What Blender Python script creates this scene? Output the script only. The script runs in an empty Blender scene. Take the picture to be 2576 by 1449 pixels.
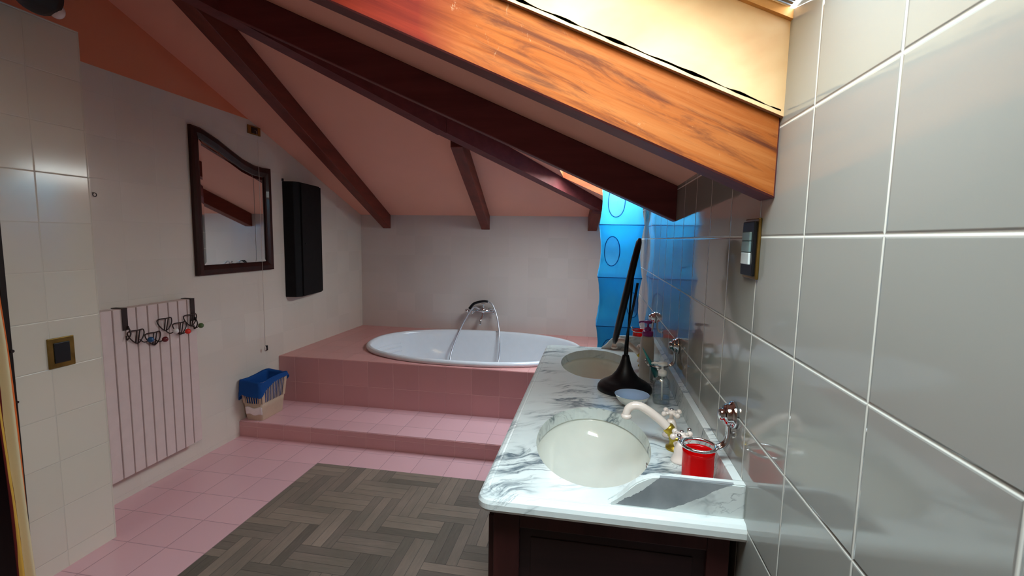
import bpy, bmesh, math, random
from mathutils import Vector, Matrix, noise
random.seed(7)
C = bpy.context.scene.collection
PI = math.pi
H = 1.44
XL, XR, YB, YN = -2.46, 0.32, 4.68, -1.3
EAVE, SM, SR = 1.662, 0.455, 0.365          # eave height, main roof slope, rear roof slope
HK = SM / SR
def zmain(x): return EAVE + SM * (XR - x)
def zrear(y): return EAVE + SR * (YB - y)
def yhip(x): return YB - HK * (XR - x)

# ------------------------------------------------------------------ materials
def srgb(r, g, b):
    f = lambda c: (c / 255 / 12.92) if c / 255 <= 0.04045 else ((c / 255 + 0.055) / 1.055) ** 2.4
    return (f(r), f(g), f(b), 1)
class NT:
    def __init__(s, name):
        s.m = bpy.data.materials.new(name); s.m.use_nodes = True
        s.n = s.m.node_tree.nodes; s.l = s.m.node_tree.links
        s.b = s.n['Principled BSDF']; s.out = s.n['Material Output']
    def node(s, t, **kw):
        o = s.n.new(t)
        for k, v in kw.items(): setattr(o, k, v)
        return o
    def set(s, sock, v):
        if hasattr(v, 'links') or isinstance(v, bpy.types.NodeSocket): s.l.new(v, sock)
        else: sock.default_value = v
    def math(s, op, a, b=0.0, c=None):
        o = s.node('ShaderNodeMath', operation=op)
        s.set(o.inputs[0], a); s.set(o.inputs[1], b)
        if c is not None: s.set(o.inputs[2], c)
        return o.outputs[0]
    def coord(s):
        tc = s.node('ShaderNodeTexCoord'); return tc.outputs['Object']
    def world(s): return s.node('ShaderNodeNewGeometry').outputs['Position']
    def sep(s, v):
        o = s.node('ShaderNodeSeparateXYZ'); s.l.new(v, o.inputs[0]); return o.outputs
    def comb(s, x, y, z):
        o = s.node('ShaderNodeCombineXYZ')
        for i, v in enumerate((x, y, z)): s.set(o.inputs[i], v)
        return o.outputs[0]
    def noise(s, vec, scale, detail=3, rough=.5, dist=0.0):
        o = s.node('ShaderNodeTexNoise')
        s.l.new(vec, o.inputs['Vector']); o.inputs['Scale'].default_value = scale
        o.inputs['Detail'].default_value = detail; o.inputs['Roughness'].default_value = rough
        o.inputs['Distortion'].default_value = dist
        return o.outputs[0]
    def ramp(s, fac, stops):
        o = s.node('ShaderNodeValToRGB'); s.l.new(fac, o.inputs[0])
        e = o.color_ramp.elements
        while len(e) < len(stops): e.new(0.5)
        for k, (p, c) in enumerate(stops):
            e[k].position = p; e[k].color = c if len(c) == 4 else (*c, 1)
        return o.outputs[0]
    def mix(s, f, a, b, blend='MIX'):
        o = s.node('ShaderNodeMix', data_type='RGBA', blend_type=blend)
        s.set(o.inputs[0], f); s.set(o.inputs[6], a); s.set(o.inputs[7], b)
        return o.outputs[2]
    def bump(s, h, strength=.3, dist=.002):
        o = s.node('ShaderNodeBump'); o.inputs['Strength'].default_value = strength
        o.inputs['Distance'].default_value = dist
        s.l.new(h, o.inputs['Height']); s.l.new(o.outputs[0], s.b.inputs['Normal'])
    def scale(s, vec, sc):
        o = s.node('ShaderNodeVectorMath', operation='MULTIPLY'); s.l.new(vec, o.inputs[0])
        o.inputs[1].default_value = sc; return o.outputs[0]
def G(v): return (v, v, v, 1)

def plain(name, col, rough=.5, metal=0.0, spec=.5, coat=0.0, vary=.06, vs=20, bump=0.0):
    t = NT(name); c = t.coord()
    n = t.noise(c, vs, 3)
    dark = tuple(x * (1 - vary * 2) for x in col[:3]) + (1,)
    lite = tuple(min(1, x * (1 + vary)) for x in col[:3]) + (1,)
    t.l.new(t.ramp(n, [(.3, dark), (.7, lite)]), t.b.inputs['Base Color'])
    t.b.inputs['Roughness'].default_value = rough; t.b.inputs['Metallic'].default_value = metal
    t.b.inputs['Specular IOR Level'].default_value = spec; t.b.inputs['Coat Weight'].default_value = coat
    if bump: t.bump(t.noise(c, 90, 4), bump, .001)
    return t.m

def tile(name, col, grout, axes, pitch, off, gw=.0035, rough=.15, vary=.03, extra=None, gloss_bump=.6, spec=.5, paint_above=None):
    """square glazed tiles with grout; axes are the two object axes the grid runs along"""
    t = NT(name); c = t.coord(); x = t.sep(c)
    masks = []; cells = []
    for a, p, o in zip(axes, pitch, off):
        u = t.math('DIVIDE', t.math('SUBTRACT', x[a], o), p)
        fr = t.math('FRACT', u); cells.append(t.math('FLOOR', u))
        d = t.math('MULTIPLY', t.math('MINIMUM', fr, t.math('SUBTRACT', 1.0, fr)), p)   # metres from joint
        masks.append(d)
    d = t.math('MINIMUM', masks[0], masks[1])
    mr = t.node('ShaderNodeMapRange'); t.l.new(d, mr.inputs[0])
    mr.inputs[1].default_value = gw * .35; mr.inputs[2].default_value = gw * .75
    m = mr.outputs[0]
    wn = t.node('ShaderNodeTexWhiteNoise', noise_dimensions='2D')
    t.l.new(t.comb(cells[0], cells[1], 0.0), wn.inputs['Vector'])
    k = t.math('MULTIPLY_ADD', wn.outputs[0], vary * 2, 1 - vary)
    n = t.noise(c, 2.5, 3)
    k = t.math('MULTIPLY', k, t.math('MULTIPLY_ADD', n, .08, .96))
    col2 = t.mix(1.0, col, t.comb(k, k, k), 'MULTIPLY')
    cc = t.mix(m, grout, col2)
    rr = t.math('MULTIPLY_ADD', m, rough - .6, .6)
    if paint_above:
        z0, pc = paint_above
        up = t.math('GREATER_THAN', x[2], z0)
        cc = t.mix(up, cc, pc); rr = t.math('MAXIMUM', rr, t.math('MULTIPLY', up, .75))
        m = t.math('MAXIMUM', m, up)
    t.l.new(cc, t.b.inputs['Base Color']); t.l.new(rr, t.b.inputs['Roughness'])
    t.b.inputs['Specular IOR Level'].default_value = spec
    mr2 = t.node('ShaderNodeMapRange'); mr2.interpolation_type = 'SMOOTHSTEP'; t.l.new(d, mr2.inputs[0])
    mr2.inputs[1].default_value = 0; mr2.inputs[2].default_value = gw * 1.3
    hh = mr2.outputs[0]
    if paint_above: hh = t.math('MAXIMUM', hh, up)
    hh = t.math('ADD', hh, t.math('MULTIPLY', t.noise(c, 3.2, 2), .35))
    t.bump(hh, gloss_bump, .0022)
    return t.m

def wood(name, c1, c2, axis=0, rough=.45, scale=1.0, coat=.03):
    t = NT(name); c = t.coord()
    s = [18, 18, 18]; s[axis] = 1.6
    v = t.scale(c, tuple(k * scale for k in s))
    n = t.noise(v, 1.0, 6, .6, .4)
    t.l.new(t.ramp(n, [(.3, c1), (.7, c2)]), t.b.inputs['Base Color'])
    t.b.inputs['Roughness'].default_value = rough; t.b.inputs['Coat Weight'].default_value = coat
    t.b.inputs['Specular IOR Level'].default_value = .25
    t.bump(n, .15, .001)
    return t.m

CREAM = srgb(226, 219, 208)
M = {}
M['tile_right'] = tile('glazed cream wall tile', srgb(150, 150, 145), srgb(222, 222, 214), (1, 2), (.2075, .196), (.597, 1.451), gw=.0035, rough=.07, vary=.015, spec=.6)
M['tile_left'] = tile('glazed cream wall tile facing the vanity', srgb(216, 207, 196), srgb(206, 197, 186), (1, 2), (.2095, .2095), (2.107, 1.494), gw=.0022, rough=.22, gloss_bump=.22, paint_above=(2.249, srgb(226, 140, 104)))
M['tile_stub'] = tile('glazed cream tile on the boxed wall', srgb(216, 207, 192), srgb(206, 198, 184), (1, 2), (.2, .2), (1.535, 1.672), gw=.0026, rough=.14, gloss_bump=.45)
M['tile_stubend'] = tile('glazed cream tile on the boxed wall end', srgb(216, 207, 192), srgb(196, 188, 174), (0, 2), (.2, .2), (-2.19, 1.672), gw=.0028, rough=.2)
M['tile_back'] = tile('glazed cream wall tile over the tub', srgb(204, 192, 186), srgb(198, 186, 181), (0, 2), (.2, .2), (-2.46, 1.45), gw=.002, rough=.16, gloss_bump=.12)
PINK = srgb(226, 166, 170)
M['floor'] = tile('pink floor tile', srgb(226, 178, 184), srgb(190, 146, 153), (0, 1), (.207, .2145), (-1.69, .86), gw=.003, rough=.28, vary=.04)
M['riser'] = tile('salmon riser tile', srgb(204, 154, 154), srgb(220, 176, 176), (0, 2), (.2075, .2), (-1.281, .275), gw=.003, rough=.3, vary=.06)
M['deck'] = tile('salmon deck tile', srgb(208, 148, 144), srgb(202, 142, 139), (0, 1), (.2075, .2075), (-1.281, 3.3), gw=.003, rough=.3, vary=.05)
M['ceil'] = plain('salmon ceiling paint', srgb(236, 172, 150), .9, vary=.015, vs=3)
M['orange_paint'] = plain('orange salmon wall paint', srgb(224, 138, 102), .9, vary=.02, vs=3)
M['outer'] = plain('grey roof covering', srgb(120, 110, 105), .9)
M['beam'] = wood('dark mahogany stained beam', srgb(94, 46, 48), srgb(116, 58, 60), 0, .5)
M['beam_y'] = wood('dark mahogany stained jack rafter', srgb(92, 38, 30), srgb(122, 54, 42), 1, .5)
M['vanity'] = wood('very dark brown vanity wood', srgb(44, 20, 20), srgb(66, 32, 30), 2, .4)
M['vanity_panel'] = wood('blackish vanity panel wood', srgb(26, 16, 17), srgb(42, 26, 26), 0, .4)
M['frame_wood'] = wood('dark polished mirror frame wood', srgb(32, 12, 12), srgb(62, 26, 22), 2, .4, coat=.1)
M['orange_timber'] = wood('orange brown window lining', srgb(120, 52, 26), srgb(160, 80, 42), 0, .5)
M['sash'] = wood('honey coloured window wood', srgb(176, 116, 58), srgb(212, 156, 88), 0, .5)
M['black_wood'] = plain('black painted wood', srgb(20, 19, 21), .7, vary=.1, spec=.2)
M['dark_jamb'] = wood('almost black door jamb', srgb(24, 18, 16), srgb(40, 28, 24), 2, .5)
M['hall'] = plain('dark hallway wall', srgb(60, 30, 24), .9)
M['black_plastic'] = plain('satin black stand', srgb(12, 12, 16), .42, vary=.1, spec=.3)
M['mirror'] = plain('mirror glass', srgb(225, 228, 228), .02, metal=1.0, vary=0)
M['chrome'] = plain('chrome', srgb(215, 218, 222), .08, metal=1.0, vary=0)
M['brass'] = plain('aged brass', srgb(150, 120, 62), .35, metal=.9, vary=.15)
M['gold'] = plain('yellow brass', srgb(196, 168, 60), .3, metal=.8, vary=.12, vs=60)
M['porcelain'] = plain('cream porcelain', srgb(232, 234, 226), .08, coat=.4, vary=.01)
M['faucet'] = plain('ivory enamel', srgb(240, 226, 216), .18, coat=.5, vary=.02)
M['tub'] = plain('white enamel', srgb(222, 224, 230), .12, coat=.4, vary=.01)
M['white_plastic'] = plain('white plastic', srgb(236, 236, 232), .35, vary=.02)
M['grey_white'] = plain('pearl grey plastic', srgb(206, 206, 204), .35, vary=.03)
M['radiator'] = plain('ivory pink radiator enamel', srgb(216, 196, 192), .4, vary=.02)
M['wire'] = plain('dark bronze wire', srgb(52, 38, 36), .45, metal=.4)
M['hose'] = plain('ribbed steel hose', srgb(200, 200, 208), .3, metal=.6, vary=.1, vs=200)
M['bin'] = plain('beige plastic bin', srgb(196, 172, 150), .45, vary=.04)
M['paper'] = plain('white tissue paper', srgb(240, 232, 232), .9, vary=.03, bump=.4)
M['teal'] = plain('teal plastic', srgb(60, 176, 178), .35, vary=.12)
M['purple'] = plain('purple pump plastic', srgb(160, 60, 150), .3, vary=.05)
M['black_hole'] = plain('black socket plastic and seam shade', srgb(14, 14, 16), .4)  # also paints the shade between the radiator panels
M['switch_grey'] = plain('grey green rocker', srgb(120, 146, 148), .3)
M['switch_white'] = plain('pale rocker', srgb(214, 226, 228), .3)
M['bulb'] = plain('opal bulb glass', srgb(225, 210, 208), .15, vary=.01)
M['dark_foam'] = plain('dark crumbling sealant', srgb(72, 58, 44), .95, vary=.4, vs=60)
M['white_seal'] = plain('flaking white plaster edge', srgb(235, 228, 220), .9, vary=.15, vs=90)
M['alu'] = plain('weathered grey shutter slat', srgb(96, 98, 106), .6, metal=0.0, vary=.15, vs=60)
M['cord'] = plain('white cord', srgb(220, 210, 202), .6)
for nm, rgb in (('blue', (20, 80, 130)), ('maroon', (110, 14, 24)), ('red', (235, 40, 24)), ('green', (70, 100, 52)), ('white', (225, 220, 220))):
    M['ball_' + nm] = plain(nm + ' wooden ball', srgb(*rgb), .3, coat=.3)

def m_skylit():                                   # stained timber; skylight on its right end painted in as lighter orange
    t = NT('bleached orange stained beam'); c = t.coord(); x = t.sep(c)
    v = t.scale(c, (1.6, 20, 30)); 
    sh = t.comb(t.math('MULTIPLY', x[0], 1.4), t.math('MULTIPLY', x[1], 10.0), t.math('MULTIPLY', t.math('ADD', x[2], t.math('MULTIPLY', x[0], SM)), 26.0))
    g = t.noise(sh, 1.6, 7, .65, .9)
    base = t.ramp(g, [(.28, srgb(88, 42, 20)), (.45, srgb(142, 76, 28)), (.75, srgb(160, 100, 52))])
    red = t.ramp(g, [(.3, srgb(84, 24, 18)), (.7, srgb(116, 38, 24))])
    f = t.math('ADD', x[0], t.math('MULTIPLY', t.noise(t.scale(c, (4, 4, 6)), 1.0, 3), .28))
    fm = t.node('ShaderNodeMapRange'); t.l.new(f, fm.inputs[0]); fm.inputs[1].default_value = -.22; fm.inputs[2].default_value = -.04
    col = t.mix(fm.outputs[0], red, base)  # lit orange fades leftwards into unlit red, painted along the beam
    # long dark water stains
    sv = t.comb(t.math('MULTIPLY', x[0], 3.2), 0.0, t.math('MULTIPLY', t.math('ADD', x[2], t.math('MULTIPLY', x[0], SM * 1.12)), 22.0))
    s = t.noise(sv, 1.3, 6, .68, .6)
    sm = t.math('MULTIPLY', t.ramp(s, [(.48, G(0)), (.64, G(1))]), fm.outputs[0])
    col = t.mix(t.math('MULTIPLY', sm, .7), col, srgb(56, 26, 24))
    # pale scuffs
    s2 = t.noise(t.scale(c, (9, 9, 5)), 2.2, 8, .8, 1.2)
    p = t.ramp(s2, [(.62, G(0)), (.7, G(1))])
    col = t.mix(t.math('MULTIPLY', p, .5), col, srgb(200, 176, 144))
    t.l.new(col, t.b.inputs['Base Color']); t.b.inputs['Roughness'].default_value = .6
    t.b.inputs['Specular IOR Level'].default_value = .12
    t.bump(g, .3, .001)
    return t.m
M['skylit'] = m_skylit()
def m_ply():
    t = NT('pale plywood lining'); c = t.coord()
    n = t.noise(t.scale(c, (5, 5, 9)), 1.0, 4, .5, .5)
    t.l.new(t.ramp(n, [(.3, srgb(196, 158, 112)), (.7, srgb(214, 190, 146))]), t.b.inputs['Base Color'])
    t.b.inputs['Roughness'].default_value = .6
    return t.m
M['ply'] = m_ply()

def m_marble():
    t = NT('white marble with grey veins'); c = t.world(); x = t.sep(c)
    c0 = c
    warp = t.node('ShaderNodeTexNoise'); t.l.new(c, warp.inputs['Vector']); warp.inputs['Scale'].default_value = 3.5; warp.inputs['Detail'].default_value = 6
    va = t.node('ShaderNodeVectorMath', operation='MULTIPLY_ADD')
    t.l.new(warp.outputs['Color'], va.inputs[0]); va.inputs[1].default_value = (.2, .2, .2); t.l.new(c, va.inputs[2])
    w = t.sep(va.outputs[0])
    # veins run mainly across the slab with a slant
    d = t.math('ADD', t.math('MULTIPLY', w[1], 7.5), t.math('MULTIPLY', w[0], -3.2)); d = t.math('ADD', d, t.math('MULTIPLY', w[2], 5.0))
    vv = t.comb(t.math('MULTIPLY', w[0], 1.6), d, t.math('MULTIPLY', w[2], 3.0))
    n1 = t.noise(vv, .85, 5, .55, .2)
    r1 = t.math('ABSOLUTE', t.math('SUBTRACT', n1, .5))
    v1 = t.ramp(r1, [(0, G(1)), (.014, G(.4)), (.036, G(0))])
    n2 = t.noise(vv, 2.0, 6, .6, .5)
    r2 = t.math('ABSOLUTE', t.math('SUBTRACT', n2, .53))
    v2 = t.ramp(r2, [(0, G(.7)), (.008, G(.25)), (.02, G(0))])
    n3 = t.noise(vv, .6, 3, .5, 0)
    soft = t.ramp(n3, [(.58, G(0)), (.74, G(.16))])
    m = t.math('MAXIMUM', v1, v2); m = t.math('MULTIPLY', m, t.ramp(t.noise(c, 4, 2), [(.42, G(.0)), (.56, G(1))]))
    m = t.math('MAXIMUM', m, soft)
    col = t.mix(m, srgb(214, 221, 219), srgb(92, 106, 114))
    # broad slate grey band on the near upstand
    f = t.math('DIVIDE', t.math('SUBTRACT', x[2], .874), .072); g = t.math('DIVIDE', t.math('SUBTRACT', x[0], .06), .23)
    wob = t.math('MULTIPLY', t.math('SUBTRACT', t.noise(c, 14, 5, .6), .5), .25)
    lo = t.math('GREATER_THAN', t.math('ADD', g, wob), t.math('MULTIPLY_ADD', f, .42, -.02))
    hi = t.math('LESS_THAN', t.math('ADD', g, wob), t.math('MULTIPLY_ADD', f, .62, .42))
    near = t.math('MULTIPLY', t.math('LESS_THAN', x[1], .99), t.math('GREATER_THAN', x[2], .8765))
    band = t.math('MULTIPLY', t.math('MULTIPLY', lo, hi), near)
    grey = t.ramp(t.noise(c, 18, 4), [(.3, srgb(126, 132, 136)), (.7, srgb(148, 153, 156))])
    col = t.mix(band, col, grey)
    t.l.new(col, t.b.inputs['Base Color']); t.b.inputs['Roughness'].default_value = .16
    t.b.inputs['Specular IOR Level'].default_value = .15
    return t.m
M['marble'] = m_marble()

def m_parquet():
    t = NT('worn grey brown herringbone parquet'); c = t.coord(); x = t.sep(c)
    w, n = .15, 2
    U = t.math('DIVIDE', t.math('ADD', x[0], 10.0), w); V = t.math('DIVIDE', t.math('ADD', x[1], 10.0), w)
    i = t.math('FLOOR', U); j = t.math('FLOOR', V); fu = t.math('FRACT', U); fv = t.math('FRACT', V)
    k = t.math('FLOORED_MODULO', t.math('SUBTRACT', i, j), 2.0 * n)
    hz = t.math('LESS_THAN', k, float(n) - .5)
    vt = t.math('SUBTRACT', 1.0, hz)
    # plank ids
    hi_, hj = t.math('SUBTRACT', i, k), j
    vi, vj = i, t.math('ADD', j, t.math('SUBTRACT', k, float(n)))
    idx = t.math('ADD', t.math('MULTIPLY', hz, hi_), t.math('MULTIPLY', vt, vi))
    idy = t.math('ADD', t.math('MULTIPLY', hz, hj), t.math('ADD', t.math('MULTIPLY', vt, vj), t.math('MULTIPLY', vt, 777.0)))
    across = t.math('ADD', t.math('MULTIPLY', hz, fv), t.math('MULTIPLY', vt, fu))
    sub = t.math('MULTIPLY', across, 3.0); si = t.math('FLOOR', sub); across = t.math('FRACT', sub)
    e = t.math('MULTIPLY', t.math('MINIMUM', across, t.math('SUBTRACT', 1.0, across)), .333)
    a0 = t.math('ADD', k, fu)                                    # along, horizontal
    b0 = t.math('ADD', t.math('SUBTRACT', k, float(n)), t.math('SUBTRACT', 1.0, fv))
    al = t.math('ADD', t.math('MULTIPLY', hz, a0), t.math('MULTIPLY', vt, b0))
    wn = t.node('ShaderNodeTexWhiteNoise', noise_dimensions='3D'); t.l.new(t.comb(idx, idy, si), wn.inputs['Vector'])
    e2 = t.math('MINIMUM', al, t.math('SUBTRACT', float(n), al))
    ed = t.math('MINIMUM', e, e2)
    groove = t.ramp(ed, [(.0, G(0)), (.012, G(1))])
    gh = t.noise(t.scale(c, (12, 90, 1)), 1.0, 5, .6); gv = t.noise(t.scale(c, (90, 12, 1)), 1.0, 5, .6)
    gr = t.math('ADD', t.math('MULTIPLY', hz, gh), t.math('MULTIPLY', vt, gv))
    tone = t.math('ADD', t.math('MULTIPLY', wn.outputs[0], .6), t.math('MULTIPLY', gr, .5))
    col = t.ramp(tone, [(.15, srgb(92, 82, 74)), (.5, srgb(120, 106, 96)), (.9, srgb(152, 132, 118))])
    dirt = t.ramp(t.noise(c, 3.0, 4), [(.35, G(0)), (.7, G(1))])
    col = t.mix(t.math('MULTIPLY', dirt, .5), col, srgb(86, 84, 70))
    col = t.mix(groove, srgb(62, 54, 48), col)
    # two small burn marks
    for px, py, rad in ((-.98, 1.66, .022), (-.94, 1.55, .03)):
        dx = t.math('SUBTRACT', x[0], px); dy = t.math('SUBTRACT', x[1], py)
        dd = t.math('SQRT', t.math('ADD', t.math('MULTIPLY', dx, dx), t.math('MULTIPLY', dy, dy)))
        dd = t.math('ADD', dd, t.math('MULTIPLY', t.math('SUBTRACT', t.noise(c, 40, 2), .5), .03))
        col = t.mix(t.math('LESS_THAN', dd, rad), col, srgb(38, 22, 18))
    t.l.new(col, t.b.inputs['Base Color']); t.b.inputs['Roughness'].default_value = .6
    t.bump(groove, .4, .002)
    return t.m
M['parquet'] = m_parquet()

def m_glassy(name, col, rough=0.0, ior=1.45):
    t = NT(name); t.b.inputs['Base Color'].default_value = col
    t.b.inputs['Transmission Weight'].default_value = 1; t.b.inputs['Roughness'].default_value = rough
    t.b.inputs['IOR'].default_value = ior
    return t.m
def m_clear(name, col, gl=.12):                    # thin clear glass: mostly lets light straight through
    t = NT(name)
    a = t.node('ShaderNodeBsdfTransparent'); a.inputs[0].default_value = col
    g = t.node('ShaderNodeBsdfGlossy'); g.inputs['Roughness'].default_value = .02
    fr = t.node('ShaderNodeLayerWeight'); fr.inputs[0].default_value = .25
    m = t.node('ShaderNodeMixShader')
    t.l.new(t.math('MULTIPLY_ADD', fr.outputs['Facing'], .5, gl), m.inputs[0]); t.l.new(a.outputs[0], m.inputs[1]); t.l.new(g.outputs[0], m.inputs[2])
    t.l.new(m.outputs[0], t.out.inputs[0]); return t.m
M['pane'] = m_clear('window pane', (.97, .98, .98, 1), .02)
M['clear'] = m_clear('clear plastic', (.93, .96, .96, 1), .06)
def m_redglass():
    t = NT('translucent red plastic')
    t.b.inputs['Base Color'].default_value = (.8, .005, .008, 1); t.b.inputs['Roughness'].default_value = .12
    t.b.inputs['Coat Weight'].default_value = .5
    a = t.node('ShaderNodeBsdfTransparent'); a.inputs[0].default_value = (1, .03, .04, 1)
    tr = t.node('ShaderNodeBsdfTranslucent'); tr.inputs[0].default_value = (1, .02, .02, 1)
    m1 = t.node('ShaderNodeMixShader'); m1.inputs[0].default_value = .5
    t.l.new(t.b.outputs[0], m1.inputs[1]); t.l.new(tr.outputs[0], m1.inputs[2])
    m = t.node('ShaderNodeMixShader'); m.inputs[0].default_value = .2
    t.l.new(m1.outputs[0], m.inputs[1]); t.l.new(a.outputs[0], m.inputs[2]); t.l.new(m.outputs[0], t.out.inputs[0])
    return t.m
M['red'] = m_redglass()
def m_fabric(name, col, trans=.55, clear=.12):
    t = NT(name); c = t.coord()
    t.b.inputs['Base Color'].default_value = col; t.b.inputs['Roughness'].default_value = .8
    tr = t.node('ShaderNodeBsdfTranslucent'); tr.inputs[0].default_value = tuple(min(1, v * 1.3) for v in col[:3]) + (1,)
    m1 = t.node('ShaderNodeMixShader'); m1.inputs[0].default_value = trans
    t.l.new(t.b.outputs[0], m1.inputs[1]); t.l.new(tr.outputs[0], m1.inputs[2])
    a = t.node('ShaderNodeBsdfTransparent'); a.inputs[0].default_value = tuple(min(1, v * 1.5 + .1) for v in col[:3]) + (1,)
    m = t.node('ShaderNodeMixShader'); m.inputs[0].default_value = clear
    t.l.new(m1.outputs[0], m.inputs[1]); t.l.new(a.outputs[0], m.inputs[2]); t.l.new(m.outputs[0], t.out.inputs[0])
    t.bump(t.noise(c, 30, 3), .3, .004)
    return t.m
M['organiser'] = m_fabric('sky blue mesh fabric', srgb(96, 196, 240), .6, .10)
M['organiser_trim'] = m_fabric('deeper blue binding', srgb(40, 140, 205), .3, .0)
M['organiser_mesh'] = m_fabric('pale blue net', srgb(120, 180, 215), .4, .3)
M['liner'] = m_fabric('blue bin bag film', srgb(20, 90, 170), .4, .1)
def m_curtain():
    t = NT('striped curtain cloth'); c = t.world(); x = t.sep(t.node('ShaderNodeTexCoord').outputs['UV'])
    u = t.math('ADD', x[0], t.math('MULTIPLY', t.math('SUBTRACT', t.noise(t.scale(c, (1, 1, 1.5)), 2, 2), .5), .12))
    r = t.node('ShaderNodeValToRGB'); r.color_ramp.interpolation = 'CONSTANT'; t.l.new(u, r.inputs[0])
    e = r.color_ramp.elements
    st = [(0, (110, 26, 20)), (.05, (222, 176, 72)), (.2, (150, 90, 30)), (.22, (222, 182, 84)), (.38, (110, 26, 28)), (.45, (226, 210, 168)), (.76, (130, 50, 28)), (.8, (232, 120, 54))]
    while len(e) < len(st): e.new(.5)
    for k, (p, cc) in enumerate(st): e[k].position = p; e[k].color = srgb(*cc)
    t.l.new(r.outputs[0], t.b.inputs['Base Color']); t.b.inputs['Roughness'].default_value = .85
    t.bump(t.noise(t.scale(c, (1, 1, 8)), 12, 3), .2, .002)
    return t.m
M['curtain'] = m_curtain()
def m_bowl():
    t = NT('white china with small blue flowers'); c = t.coord(); x = t.sep(c)
    f = t.math('GREATER_THAN', t.noise(c, 90, 2), .64)
    side = t.math('MULTIPLY', f, t.math('GREATER_THAN', x[0], .01))
    t.l.new(t.mix(side, srgb(238, 238, 232), srgb(130, 150, 190)), t.b.inputs['Base Color'])
    t.b.inputs['Roughness'].default_value = .1; return t.m
M['china'] = m_bowl()
M['china_blue'] = plain('pale blue glaze', srgb(168, 196, 228), .08, vary=.01, coat=.4)

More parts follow.
